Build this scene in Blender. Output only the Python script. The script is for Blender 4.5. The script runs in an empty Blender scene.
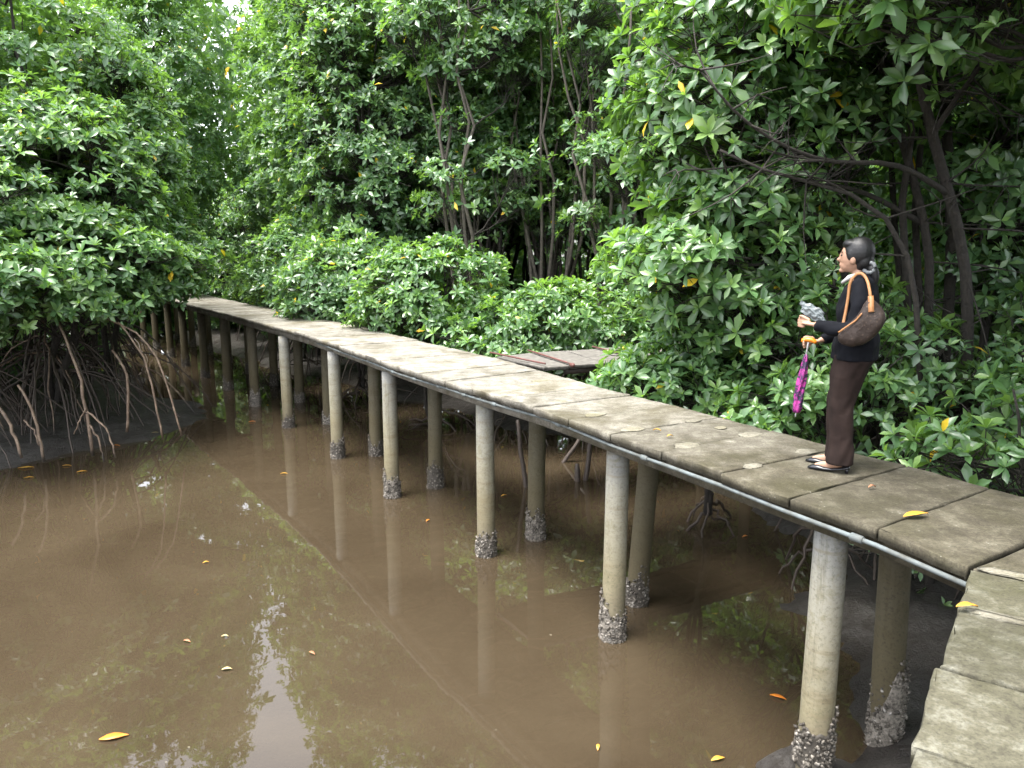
import bpy, bmesh, math, random
import numpy as np
from mathutils import Vector, Matrix, Euler
from mathutils import noise as mnoise
R = math.radians
scene = bpy.context.scene
col = scene.collection

# ------------------------------------------------------------------ camera, sky, sun, exposure
F_PX, PITCH, EYE = 750.0, R(10.4), 1.55          # deck top is z = 0
WATER = EYE - 3.58                                # -2.03
cam_d = bpy.data.cameras.new('camera'); cam = bpy.data.objects.new('camera', cam_d); col.objects.link(cam)
cam.location = (0, 0, EYE); cam.rotation_euler = (R(90) - PITCH, 0, 0)
cam_d.lens = F_PX / 1024 * 36; cam_d.sensor_width = 36
cam_d.clip_start = .05; cam_d.clip_end = 2000
scene.camera = cam
SUN_EL, SUN_AZ = 71.0, -125.0                      # azimuth from +Y towards +X (negative = from the left)
w = bpy.data.worlds.new('World'); scene.world = w; w.use_nodes = True
wn, wl = w.node_tree.nodes, w.node_tree.links
wn.clear()
sky = wn.new('ShaderNodeTexSky'); sky.sky_type = 'NISHITA'; sky.sun_disc = False
sky.sun_elevation = R(SUN_EL); sky.sun_rotation = R(SUN_AZ)
sky.air_density = 1.0; sky.dust_density = 3.0; sky.ozone_density = 1.0
hs = wn.new('ShaderNodeHueSaturation'); hs.inputs['Saturation'].default_value = .28; hs.inputs['Value'].default_value = 1.0
bg = wn.new('ShaderNodeBackground'); bg.inputs['Strength'].default_value = .15
wo = wn.new('ShaderNodeOutputWorld')
wl.new(sky.outputs[0], hs.inputs['Color']); wl.new(hs.outputs[0], bg.inputs['Color']); wl.new(bg.outputs[0], wo.inputs[0])
sd = bpy.data.lights.new('sun', 'SUN'); sd.energy = 1.4; sd.angle = R(30); sd.color = (1, .965, .9)
sun = bpy.data.objects.new('sun', sd); col.objects.link(sun)
sdir = Vector((math.sin(R(SUN_AZ)) * math.cos(R(SUN_EL)), math.cos(R(SUN_AZ)) * math.cos(R(SUN_EL)), math.sin(R(SUN_EL))))
sun.rotation_euler = sdir.to_track_quat('Z', 'Y').to_euler(); sun.location = (0, 0, 30)
vs = scene.view_settings
vs.view_transform = 'Standard'; vs.look = 'None'; vs.gamma = 1; vs.use_curve_mapping = False
vs.exposure = 2.75
scene.render.engine = 'CYCLES'
cy = scene.cycles
cy.max_bounces = 5; cy.diffuse_bounces = 4; cy.glossy_bounces = 3; cy.transmission_bounces = 3; cy.transparent_max_bounces = 6
cy.use_denoising = True; cy.caustics_reflective = False; cy.caustics_refractive = False
cy.sample_clamp_indirect = 6.0
scene.render.use_persistent_data = False

# ------------------------------------------------------------------ pixel -> world helpers (for measuring only)
def ray(px, py):
    a = (px - 512) / F_PX; b = (384 - py) / F_PX
    return Vector((a, math.cos(PITCH) + b * math.sin(PITCH), b * math.cos(PITCH) - math.sin(PITCH)))
def on_plane(px, py, z):
    d = ray(px, py); t = (z - EYE) / d.z
    return Vector((d.x * t, d.y * t, z))
def at(px, py, Y):
    d = ray(px, py); t = Y / d.y
    return Vector((d.x * t, Y, EYE + d.z * t))

# ------------------------------------------------------------------ materials
def new_mat(name):
    m = bpy.data.materials.new(name); m.use_nodes = True
    nt = m.node_tree; nt.nodes.clear()
    out = nt.nodes.new('ShaderNodeOutputMaterial')
    bs = nt.nodes.new('ShaderNodeBsdfPrincipled')
    nt.links.new(bs.outputs[0], out.inputs[0])
    return m, nt, bs, out
def N(nt, t, **kw):
    n = nt.nodes.new(t)
    for k, v in kw.items():
        if k in n.inputs: n.inputs[k].default_value = v
        else: setattr(n, k, v)
    return n
def ramp(nt, fac, stops):
    r = nt.nodes.new('ShaderNodeValToRGB'); e = r.color_ramp.elements
    while len(e) < len(stops): e.new(.5)
    for el, (p, c) in zip(e, stops): el.position = p; el.color = (*c, 1) if len(c) == 3 else c
    nt.links.new(fac, r.inputs[0]); return r.outputs[0]
def mixc(nt, fac, a, b, mode='MIX'):
    m = nt.nodes.new('ShaderNodeMix'); m.data_type = 'RGBA'; m.blend_type = mode
    for sock, v in ((m.inputs[0], fac), (m.inputs[6], a), (m.inputs[7], b)):
        if isinstance(v, (float, int)): sock.default_value = v
        elif isinstance(v, tuple): sock.default_value = (*v, 1)
        else: nt.links.new(v, sock)
    return m.outputs[2]
def noise_tex(nt, scale, detail=4, rough=.6, vec=None, out='Fac', dist=0.0):
    n = nt.nodes.new('ShaderNodeTexNoise'); n.inputs['Scale'].default_value = scale
    n.inputs['Detail'].default_value = detail; n.inputs['Roughness'].default_value = rough; n.inputs['Distortion'].default_value = dist
    if vec is not None: nt.links.new(vec, n.inputs['Vector'])
    return n.outputs[out]
def geo_pos(nt): return nt.nodes.new('ShaderNodeNewGeometry').outputs['Position']
def bump(nt, h, bs, strength=.5, dist=.01):
    b = nt.nodes.new('ShaderNodeBump'); b.inputs['Strength'].default_value = strength; b.inputs['Distance'].default_value = dist
    nt.links.new(h, b.inputs['Height']); nt.links.new(b.outputs[0], bs.inputs['Normal']); return b
def mapr(nt, v, a, b, c=0., d=1.):
    m = nt.nodes.new('ShaderNodeMapRange'); m.clamp = True
    for i, x in zip((1, 2, 3, 4), (a, b, c, d)): m.inputs[i].default_value = x
    nt.links.new(v, m.inputs[0]); return m.outputs[0]
def mathn(nt, op, a, b=None):
    m = nt.nodes.new('ShaderNodeMath'); m.operation = op
    for s, v in zip(m.inputs, (a, b)):
        if v is None: continue
        if isinstance(v, (int, float)): s.default_value = v
        else: nt.links.new(v, s)
    return m.outputs[0]

def simple(name, c, rough=.7, c2=None, scale=20, bs_=.2, dist=.004, spec=.5):
    m, nt, bs, _ = new_mat(name)
    n = noise_tex(nt, scale, 5, vec=geo_pos(nt))
    c2 = c2 or tuple(x * .65 for x in c)
    nt.links.new(ramp(nt, n, [(.3, c2), (.7, c)]), bs.inputs['Base Color'])
    bs.inputs['Roughness'].default_value = rough; bs.inputs['Specular IOR Level'].default_value = spec
    if bs_: bump(nt, n, bs, bs_, dist)
    return m

def leaf_mat(name, dark, mid, light, trans=.42, rough=.33):
    m, nt, bs, out = new_mat(name)
    at_ = nt.nodes.new('ShaderNodeAttribute'); at_.attribute_name = 'tint'
    c = ramp(nt, at_.outputs['Fac'], [(0, dark), (.45, mid), (.80, light), (.955, light), (.97, (.62, .38, .03)), (1, (.75, .5, .05))])
    geo = nt.nodes.new('ShaderNodeNewGeometry')
    c = mixc(nt, mathn(nt, 'MULTIPLY', geo.outputs['Backfacing'], .35), c, (.16, .24, .07))
    nt.links.new(c, bs.inputs['Base Color']); bs.inputs['Roughness'].default_value = rough
    bs.inputs['Specular IOR Level'].default_value = .75
    tr = nt.nodes.new('ShaderNodeBsdfTranslucent')
    nt.links.new(mixc(nt, 1.0, c, (1.5, 1.7, .55), 'MULTIPLY'), tr.inputs[0])
    mx = nt.nodes.new('ShaderNodeMixShader'); mx.inputs[0].default_value = trans
    nt.links.new(bs.outputs[0], mx.inputs[1]); nt.links.new(tr.outputs[0], mx.inputs[2]); nt.links.new(mx.outputs[0], out.inputs[0])
    return m
M = {}
M['leaf'] = leaf_mat('mangrove_leaf', (.050, .104, .044), (.100, .195, .076), (.215, .335, .115))
M['leaf_far'] = leaf_mat('far_leaf', (.056, .112, .054), (.102, .195, .086), (.195, .31, .12))

def concrete(name, pale, mid, dark, moss, blend=None, pale2=None, mid2=None, dark2=None, moss2=None):
    """weathered slab: stains, lichen spots, grit; blend = (y_far, y_near) where the second set takes over, mossier and darkened for shade"""
    m, nt, bs, _ = new_mat(name); p = geo_pos(nt)
    oi = nt.nodes.new('ShaderNodeObjectInfo')
    def jitter(v, k): return mathn(nt, 'ADD', v, mathn(nt, 'MULTIPLY', mathn(nt, 'SUBTRACT', oi.outputs['Random'], .5), k))
    big = jitter(noise_tex(nt, 1.7, 7, .68, p, dist=.4), .10); med = noise_tex(nt, 6, 9, .78, p, dist=.15); fine = noise_tex(nt, 70, 5, .75, p); blot = noise_tex(nt, 3.2, 9, .78, p, dist=.2)
    def setc(pale, mid, dark, moss):
        c = ramp(nt, med, [(.30, dark), (.50, mid), (.68, pale)])
        c = mixc(nt, mapr(nt, big, .46, .66), c, moss)
        return mixc(nt, mapr(nt, blot, .60, .70, 0, .75), c, pale)
    c = setc(pale, mid, dark, moss)
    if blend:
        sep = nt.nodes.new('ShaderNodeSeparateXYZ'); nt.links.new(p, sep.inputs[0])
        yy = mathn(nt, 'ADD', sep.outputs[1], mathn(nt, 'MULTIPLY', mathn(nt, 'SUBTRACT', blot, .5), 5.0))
        c = mixc(nt, mapr(nt, yy, blend[0], blend[1]), c, setc(pale2, mid2, dark2, moss2))  # near slabs: moss, plus tree shade painted into the darker colours
    def mul(c, v):
        mm = nt.nodes.new('ShaderNodeMix'); mm.data_type = 'RGBA'; mm.blend_type = 'MULTIPLY'; mm.inputs[0].default_value = 1
        nt.links.new(c, mm.inputs[6]); nt.links.new(v, mm.inputs[7]); return mm.outputs[2]
    c = mul(c, mapr(nt, fine, .3, .55, .55, 1.08)); c = mul(c, mapr(nt, oi.outputs['Random'], 0, 1, .80, 1.12))
    v = nt.nodes.new('ShaderNodeTexVoronoi'); v.inputs['Scale'].default_value = 26; nt.links.new(p, v.inputs['Vector'])
    sp = mathn(nt, 'MULTIPLY', mapr(nt, v.outputs['Distance'], .16, .08), mapr(nt, med, .5, .6))
    c = mixc(nt, mathn(nt, 'MULTIPLY', sp, .6), c, pale)
    nt.links.new(c, bs.inputs['Base Color']); bs.inputs['Roughness'].default_value = .85; bs.inputs['Specular IOR Level'].default_value = .3
    bump(nt, mathn(nt, 'ADD', fine, mathn(nt, 'MULTIPLY', med, 1.2)), bs, .6, .006)
    return m
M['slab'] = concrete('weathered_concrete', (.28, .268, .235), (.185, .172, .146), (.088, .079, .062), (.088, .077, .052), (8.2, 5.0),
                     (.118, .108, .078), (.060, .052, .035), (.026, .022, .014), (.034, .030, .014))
M['slab_moss_shade'] = M['slab']
M['slab_green'] = concrete('green_mossy_concrete', (.150, .146, .118), (.072, .067, .045), (.030, .027, .018), (.040, .038, .019))
M['patch'] = concrete('cement_patch', (.24, .225, .18), (.16, .148, .115), (.09, .08, .06), (.10, .09, .05))
def post_mat():
    m, nt, bs, _ = new_mat('pile_concrete'); p = geo_pos(nt)
    sep = nt.nodes.new('ShaderNodeSeparateXYZ'); nt.links.new(p, sep.inputs[0])
    n1 = noise_tex(nt, 4, 6, .7, p); n2 = noise_tex(nt, 45, 5, .7, p)
    zz = mathn(nt, 'ADD', sep.outputs[2], mathn(nt, 'MULTIPLY', mathn(nt, 'SUBTRACT', n1, .5), .9))
    t = mapr(nt, zz, WATER, -.2)
    c = ramp(nt, t, [(0, (.08, .065, .045)), (.16, (.14, .12, .08)), (.35, (.18, .158, .10)), (.62, (.215, .202, .155)), (.85, (.215, .21, .18)), (1, (.17, .17, .163))])
    c = mixc(nt, mapr(nt, noise_tex(nt, 7, 5, .75, p, dist=.5), .5, .72), c, (.13, .118, .07))
    mp = nt.nodes.new('ShaderNodeMapping'); mp.inputs['Scale'].default_value = (1.2, 1.2, 9); nt.links.new(p, mp.inputs[0])
    c = mixc(nt, mapr(nt, noise_tex(nt, 1.3, 5, .7, mp.outputs[0]), .52, .66, 0, .6), c, (.13, .105, .06))
    mp2 = nt.nodes.new('ShaderNodeMapping'); mp2.inputs['Scale'].default_value = (14, 14, .9); nt.links.new(p, mp2.inputs[0])
    c = mixc(nt, mapr(nt, noise_tex(nt, 1.0, 5, .7, mp2.outputs[0]), .54, .68, 0, .55), c, (.075, .065, .04))
    oi = nt.nodes.new('ShaderNodeAttribute'); oi.attribute_type = 'OBJECT'; oi.attribute_name = 'dark_mix'
    c = mixc(nt, oi.outputs['Fac'], c, (.05, .04, .02))  # mixes each pile towards dark brown, strongest on back and far piles
    mm = nt.nodes.new('ShaderNodeMix'); mm.data_type = 'RGBA'; mm.blend_type = 'MULTIPLY'; mm.inputs[0].default_value = 1
    nt.links.new(c, mm.inputs[6]); nt.links.new(mapr(nt, n2, .3, .5, .6, 1.0), mm.inputs[7])
    nt.links.new(mm.outputs[2], bs.inputs['Base Color']); bs.inputs['Roughness'].default_value = .85; bs.inputs['Specular IOR Level'].default_value = .3
    bump(nt, mathn(nt, 'ADD', n2, n1), bs, .4, .006)
    return m
M['post'] = post_mat()
def oyster_mat():
    m, nt, bs, _ = new_mat('oyster_shell'); p = geo_pos(nt)
    ge = nt.nodes.new('ShaderNodeNewGeometry')
    c = ramp(nt, ge.outputs['Random Per Island'], [(0, (.022, .018, .014)), (.45, (.06, .05, .04)), (.7, (.15, .132, .11)), (.9, (.21, .19, .165)), (1, (.29, .27, .245))])
    c = mixc(nt, mapr(nt, noise_tex(nt, 40, 4, .7, p), .4, .62), c, (.03, .025, .018))
    nt.links.new(c, bs.inputs['Base Color']); bs.inputs['Roughness'].default_value = .75; return m
M['oyster'] = oyster_mat()
M['bark'] = simple('mangrove_bark', (.034, .028, .022), .9, (.011, .009, .008), 22, 1.0, .02)
def root_mat():
    m, nt, bs, _ = new_mat('prop_root_bark'); p = geo_pos(nt); n = noise_tex(nt, 8, 6, .7, p, dist=.4)
    c = ramp(nt, n, [(.32, (.045, .032, .024)), (.5, (.12, .08, .052)), (.68, (.24, .18, .13))])
    sep = nt.nodes.new('ShaderNodeSeparateXYZ'); nt.links.new(p, sep.inputs[0])
    zz = mathn(nt, 'ADD', sep.outputs[2], mathn(nt, 'MULTIPLY', mathn(nt, 'SUBTRACT', n, .5), .5))
    c = mixc(nt, mapr(nt, zz, WATER + .42, WATER + .18), c, (.022, .017, .013))
    nt.links.new(c, bs.inputs['Base Color']); bs.inputs['Roughness'].default_value = .6; bump(nt, n, bs, .6, .008); return m
M['root'] = root_mat()
M['bark_pole'] = simple('grey_stem_bark', (.115, .10, .08), .9, (.05, .042, .034), 16, .8, .01)
M['root_dark'] = simple('dark_root_bark', (.05, .036, .027), .7, (.022, .016, .012), 9, .4, .005)  # darker bark colour for most of the prop roots
M['stake'] = simple('wet_wood', (.06, .045, .035), .6, (.03, .022, .018), 20, .5, .006)
M['pvc'] = simple('pale_blue_pvc', (.105, .125, .13), .7, (.045, .045, .038), 9, .1, .002)
M['red'] = simple('red_paint', (.12, .03, .024), .7, (.05, .026, .02), 30, .3, .003)
M['plank'] = simple('grey_plank', (.13, .12, .105), .9, (.055, .05, .043), 12, .5, .006)
M['skin'] = simple('skin', (.31, .185, .125), .55, (.26, .145, .095), 8, 0)
M['hair'] = simple('black_hair', (.005, .0048, .0055), .45, (.003, .0028, .003), 90, .5, .003, .35)
M['jacket'] = simple('black_jacket_cloth', (.0045, .005, .0075), .85, (.003, .0033, .005), 30, .3, .004, .12)
M['trousers'] = simple('dark_brown_cloth', (.021, .0135, .0115), .9, (.013, .0085, .0075), 14, .3, .005, .12)
M['white'] = simple('white_collar_cloth', (.5, .49, .47), .8, (.42, .41, .4), 30, 0)
M['shoe'] = simple('black_leather', (.014, .014, .018), .25, (.01, .01, .012), 30, 0)
M['tan'] = simple('tan_leather', (.27, .125, .042), .55, (.19, .08, .026), 25, .15, .002)
def bag_mat():
    m, nt, bs, _ = new_mat('brown_patterned_canvas')
    tc = nt.nodes.new('ShaderNodeTexCoord')
    v = nt.nodes.new('ShaderNodeTexVoronoi'); v.inputs['Scale'].default_value = 34; nt.links.new(tc.outputs['Object'], v.inputs['Vector'])
    n = noise_tex(nt, 9, 4, .6, tc.outputs['Object'])
    c = ramp(nt, v.outputs['Distance'], [(.18, (.05, .034, .026)), (.30, (.02, .013, .0105))])
    c = mixc(nt, mapr(nt, n, .35, .7, 0, .5), c, (.04, .029, .024))
    nt.links.new(c, bs.inputs['Base Color']); bs.inputs['Roughness'].default_value = .6; bs.inputs['Specular IOR Level'].default_value = .25
    bump(nt, n, bs, .5, .03); return m
M['bag'] = bag_mat()
def umb_mat():
    m, nt, bs, _ = new_mat('magenta_print_cloth')
    tc = nt.nodes.new('ShaderNodeTexCoord')
    n = noise_tex(nt, 26, 3, .6, tc.outputs['Object'], dist=1.0)
    nt.links.new(ramp(nt, n, [(.44, (.010, .008, .028)), (.5, (.16, .01, .12)), (.62, (.34, .03, .20))]), bs.inputs['Base Color'])
    bs.inputs['Roughness'].default_value = .65; return m
M['umb'] = umb_mat()
M['orange'] = simple('orange_plastic', (.6, .17, .01), .35, (.7, .2, .01), 10, 0)
M['metal'] = simple('bright_metal', (.6, .6, .6), .35, (.5, .5, .5), 10, 0)
M['foil'] = simple('silver_grey_film', (.19, .215, .22), .3, (.07, .085, .09), 18, .9, .02)
M['scrunchie'] = simple('silver_scrunchie', (.16, .17, .175), .6, (.07, .075, .08), 60, .5, .004)
M['fall_y'] = simple('yellow_fallen_leaf', (.48, .28, .04), .5, (.4, .19, .02), 18, 0)
M['fall_o'] = simple('orange_fallen_leaf', (.5, .19, .015), .5, (.36, .10, .01), 18, 0)
M['fall_p'] = simple('pale_fallen_leaf', (.45, .35, .17), .5, (.34, .25, .11), 18, 0)
M['fall_b'] = simple('brown_fallen_leaf', (.33, .15, .08), .5, (.24, .10, .05), 18, 0)

def mud_mat():
    m, nt, bs, _ = new_mat('wet_mud'); p = geo_pos(nt)
    n1 = noise_tex(nt, 1.6, 6, .65, p); n2 = noise_tex(nt, 14, 6, .7, p)
    c = ramp(nt, n1, [(.35, (.022, .017, .013)), (.6, (.062, .056, .050))])
    c = mixc(nt, mapr(nt, n2, .45, .65), c, (.024, .018, .013))
    nt.links.new(c, bs.inputs['Base Color'])
    nt.links.new(mapr(nt, n1, .3, .7, .25, .6), bs.inputs['Roughness'])
    bump(nt, mathn(nt, 'ADD', mathn(nt, 'ADD', n2, n1), noise_tex(nt, 45, 5, .75, p)), bs, .95, .07); return m
M['mud'] = mud_mat()
def water_mat():
    m, nt, bs, out = new_mat('brown_creek_water'); p = geo_pos(nt)
    n = noise_tex(nt, .35, 6, .62, p, dist=1.0)
    c = ramp(nt, n, [(.30, (.036, .0262, .0158)), (.70, (.056, .042, .0258))])
    vo = nt.nodes.new('ShaderNodeTexVoronoi'); vo.inputs['Scale'].default_value = 5.5; nt.links.new(p, vo.inputs['Vector'])
    spk = mathn(nt, 'MULTIPLY', mapr(nt, vo.outputs['Distance'], .075, .05), mapr(nt, noise_tex(nt, .9, 3, .5, p), .54, .6))
    sc_ = mapr(nt, noise_tex(nt, 9, 8, .8, p, dist=1.5), .60, .72, 0, .35)
    c = mixc(nt, sc_, c, (.10, .085, .062)); c = mixc(nt, mathn(nt, 'MULTIPLY', spk, .8), c, (.16, .14, .10))
    d = nt.nodes.new('ShaderNodeBsdfDiffuse'); nt.links.new(c, d.inputs[0])
    tr = nt.nodes.new('ShaderNodeBsdfTransparent'); tr.inputs[0].default_value = (.75, .6, .42, 1)
    gl = nt.nodes.new('ShaderNodeBsdfGlossy'); gl.inputs['Roughness'].default_value = .012; gl.inputs[0].default_value = (1, 1, 1, 1)
    mx = nt.nodes.new('ShaderNodeMixShader'); mx.inputs[0].default_value = .22
    nt.links.new(d.outputs[0], mx.inputs[1]); nt.links.new(tr.outputs[0], mx.inputs[2])
    fr = nt.nodes.new('ShaderNodeFresnel'); fr.inputs[0].default_value = 1.46
    mp = nt.nodes.new('ShaderNodeMapping'); mp.inputs['Scale'].default_value = (1, 1, 1); nt.links.new(p, mp.inputs[0])
    b = nt.nodes.new('ShaderNodeBump'); b.inputs['Strength'].default_value = .05; b.inputs['Distance'].default_value = .02
    nt.links.new(noise_tex(nt, 2.5, 3, .5, mp.outputs[0]), b.inputs['Height'])
    nt.links.new(b.outputs[0], gl.inputs['Normal']); nt.links.new(b.outputs[0], fr.inputs['Normal'])
    m2 = nt.nodes.new('ShaderNodeMixShader'); nt.links.new(fr.outputs[0], m2.inputs[0])
    nt.links.new(mx.outputs[0], m2.inputs[1]); nt.links.new(gl.outputs[0], m2.inputs[2]); nt.links.new(m2.outputs[0], out.inputs[0])
    nt.nodes.remove(bs); return m
M['water'] = water_mat()

# ------------------------------------------------------------------ object helpers
def tag(o, label=None, cat=None, group=None, kind=None):
    if label: o['label'] = label
    if cat: o['category'] = cat
    if group: o['group'] = group
    if kind: o['kind'] = kind
    return o
def empty(name, loc=(0, 0, 0), rz=0.):
    o = bpy.data.objects.new(name, None); col.objects.link(o); o.location = loc; o.rotation_euler = (0, 0, rz)
    o.empty_display_size = .2; return o
def link(name, me, parent=None, mat=None, loc=None):
    o = bpy.data.objects.new(name, me); col.objects.link(o)
    if mat and not me.materials: me.materials.append(mat)
    if parent: o.parent = parent
    if loc is not None: o.location = loc
    return o
def mesh_np(name, V, F4, F3=None, smooth=False, tint=None):
    me = bpy.data.meshes.new(name)
    nv = len(V); n4 = len(F4) if F4 is not None else 0; n3 = len(F3) if F3 is not None else 0
    me.vertices.add(nv); me.vertices.foreach_set('co', np.asarray(V, np.float32).ravel())
    idx = []
    if n4: idx.append(np.asarray(F4, np.int32).ravel())
    if n3: idx.append(np.asarray(F3, np.int32).ravel())
    idx = np.concatenate(idx)
    me.loops.add(len(idx)); me.loops.foreach_set('vertex_index', idx)
    st = np.concatenate([np.arange(n4) * 4, n4 * 4 + np.arange(n3) * 3]).astype(np.int32)
    me.polygons.add(n4 + n3); me.polygons.foreach_set('loop_start', st)
    if smooth: me.polygons.foreach_set('use_smooth', np.ones(n4 + n3, bool))
    if tint is not None:
        a = me.attributes.new('tint', 'FLOAT', 'FACE'); a.data.foreach_set('value', np.asarray(tint, np.float32))
    me.update(calc_edges=True); return me

class MB:                                             # collects tubes, boxes, blobs into one mesh
    def __init__(s): s.v = []; s.q = []; s.t = []; s.n = 0
    def add(s, V, Q=None, T=None):
        V = np.asarray(V, float).reshape(-1, 3); s.v.append(V)
        if Q is not None and len(Q): s.q.append(np.asarray(Q, int) + s.n)
        if T is not None and len(T): s.t.append(np.asarray(T, int) + s.n)
        s.n += len(V)
    def tube(s, P, rad, k=7, cap=True):
        P = np.asarray([tuple(p) for p in P], float); n = len(P)
        rad = np.broadcast_to(np.asarray(rad, float), (n,))
        T = np.gradient(P, axis=0); T /= np.linalg.norm(T, axis=1)[:, None] + 1e-9
        ref = np.array([0, 0, 1.]) if abs(T[:, 2]).mean() < .8 else np.array([1., 0, 0])
        A = np.cross(T, ref); A /= np.linalg.norm(A, axis=1)[:, None] + 1e-9
        B = np.cross(T, A)
        an = np.linspace(0, 2 * np.pi, k, endpoint=False)
        V = P[:, None] + rad[:, None, None] * (np.cos(an)[None, :, None] * A[:, None] + np.sin(an)[None, :, None] * B[:, None])
        i = np.arange(n - 1)[:, None] * k; j = np.arange(k)[None]; j2 = (j + 1) % k
        Q = np.stack([i + j, i + j2, i + k + j2, i + k + j], -1).reshape(-1, 4)
        V = V.reshape(-1, 3); T3 = None
        if cap:
            V = np.vstack([V, P[0], P[-1]]); c0, c1 = n * k, n * k + 1
            jj = np.arange(k)
            T3 = np.vstack([np.stack([np.full(k, c0), (jj + 1) % k, jj], -1), np.stack([np.full(k, c1), (n - 1) * k + jj, (n - 1) * k + (jj + 1) % k], -1)])
        s.add(V, Q, T3)
    def box(s, c, h, M3=None):
        V = np.array([(x, y, z) for x in (-1, 1) for y in (-1, 1) for z in (-1, 1)], float) * np.asarray(h, float)
        if M3 is not None: V = V @ np.asarray(M3, float).T
        s.add(V + np.asarray(c, float), [(0, 1, 3, 2), (4, 6, 7, 5), (0, 4, 5, 1), (2, 3, 7, 6), (0, 2, 6, 4), (1, 5, 7, 3)])
    def loft(s, rings, cap=True):                     # rings: list of (k,3)
        k = len(rings[0]); n = len(rings); V = np.vstack(rings)
        i = np.arange(n - 1)[:, None] * k; j = np.arange(k)[None]; j2 = (j + 1) % k
        Q = np.stack([i + j, i + j2, i + k + j2, i + k + j], -1).reshape(-1, 4); T3 = None
        if cap:
            V = np.vstack([V, rings[0].mean(0), rings[-1].mean(0)]); jj = np.arange(k)
            T3 = np.vstack([np.stack([np.full(k, n * k), (jj + 1) % k, jj], -1), np.stack([np.full(k, n * k + 1), (n - 1) * k + jj, (n - 1) * k + (jj + 1) % k], -1)])
        s.add(V, Q, T3)
    def mesh(s, name, smooth=True):
        return mesh_np(name, np.vstack(s.v), np.vstack(s.q) if s.q else None, np.vstack(s.t) if s.t else None, smooth)
    def build(s, name, mat, parent=None, smooth=True):
        return link(name, s.mesh(name, smooth), parent, mat)

# ------------------------------------------------------------------ ground and water
def poly_sd(X, Y, P):                                 # signed distance, positive inside polygon
    P = np.asarray(P, float); D = np.full(X.shape, 1e9); ins = np.zeros(X.shape, bool)
    for i in range(len(P)):
        a = P[i]; b = P[(i + 1) % len(P)]; e = b - a
        t = np.clip(((X - a[0]) * e[0] + (Y - a[1]) * e[1]) / (e @ e), 0, 1)
        D = np.minimum(D, np.hypot(X - a[0] - t * e[0], Y - a[1] - t * e[1]))
        c = ((a[1] > Y) != (b[1] > Y)) & (X < (b[0] - a[0]) * (Y - a[1]) / (b[1] - a[1] + 1e-12) + a[0])
        ins ^= c
    return np.where(ins, D, -D)
BANK_L = [(-300, -40), (-20, -40), (-17, 2), (-12, 8.3), (-8.6, 11.6), (-7.3, 12.5), (-6.75, 13.7), (-6.5, 14.9), (-6.95, 16.1), (-9.4, 18.9), (-13.2, 23), (-18, 30.5), (-22, 36), (-300, 300)]
BANK_R = [(-20, 38), (-13, 29), (-7, 22.2), (-3.5, 18.6), (-.2, 15.0), (2.3, 12.9), (3.4, 10.2), (3.5, 8.2), (2.9, 6.9), (2.7, 5.7), (2.5, 4.7), (2.0, 3.6), (2.4, 2.0), (3.0, 0), (4, -6), (30, -40), (300, -60), (300, 300), (-300, 300), (-60, 100)]
def fbm(X, Y, s, seed=0., oct=4):
    Z = np.zeros(X.shape); r = np.random.default_rng(int(seed * 10) + 7); a = 1.
    for o in range(oct):
        for _ in range(4):
            th = r.uniform(0, 6.28); ph = r.uniform(0, 6.28); f = s * (2 ** o) * r.uniform(.7, 1.3)
            Z += a * .25 * np.sin((X * math.cos(th) + Y * math.sin(th)) * f + ph + 1.3 * np.sin((X * math.sin(th) - Y * math.cos(th)) * f * .7))
        a *= .5
    return Z
def ground_h(X, Y):
    dL = poly_sd(X, Y, BANK_L); dR = poly_sd(X, Y, BANK_R)
    d = np.maximum(dL, dR) + .35 * fbm(X, Y, 1.3, 1)
    h = WATER + np.clip(d * .35, -.45, .16) + .05 * fbm(X, Y, 3.2, 2) + .03 * fbm(X, Y, 11, 3) + .022 * fbm(X, Y, 23, 6, 3)
    m = np.exp(-((X - 2.05) ** 2 / .30 + (Y - 4.6) ** 2 / .22)); h = np.maximum(h, WATER - .42 + .60 * m + .05 * fbm(X, Y, 7, 4) + .04 * fbm(X, Y, 19, 5))
    return h
def axis(a, b, step, far): 
    c = np.arange(a, b, step); o = []; x = b; s = step
    while x < far: o.append(x); s *= 1.25; x += s
    i = []; x = a - step; s = step
    while x > -far: i.append(x); s *= 1.25; x -= s
    return np.array(i[::-1] + list(c) + o)
gx = axis(-14, 8, .11, 900); gy = axis(1.5, 24, .11, 900)
GX, GY = np.meshgrid(gx, gy); GZ = ground_h(GX, GY)
ni, nj = GX.shape; I = np.arange(ni * nj).reshape(ni, nj)
q = np.stack([I[:-1, :-1], I[:-1, 1:], I[1:, 1:], I[1:, :-1]], -1).reshape(-1, 4)
g = link('ground', mesh_np('ground', np.stack([GX, GY, GZ], -1).reshape(-1, 3), q, smooth=True), None, M['mud'])
tag(g, 'wet grey brown mud of the creek bed and banks', kind='structure')
wv = [(-900, -900, WATER), (900, -900, WATER), (900, 900, WATER), (-900, 900, WATER)]
wt = link('water', mesh_np('water', wv, [(0, 1, 2, 3)]), None, M['water'])
tag(wt, 'still murky brown creek water', kind='structure')

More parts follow.
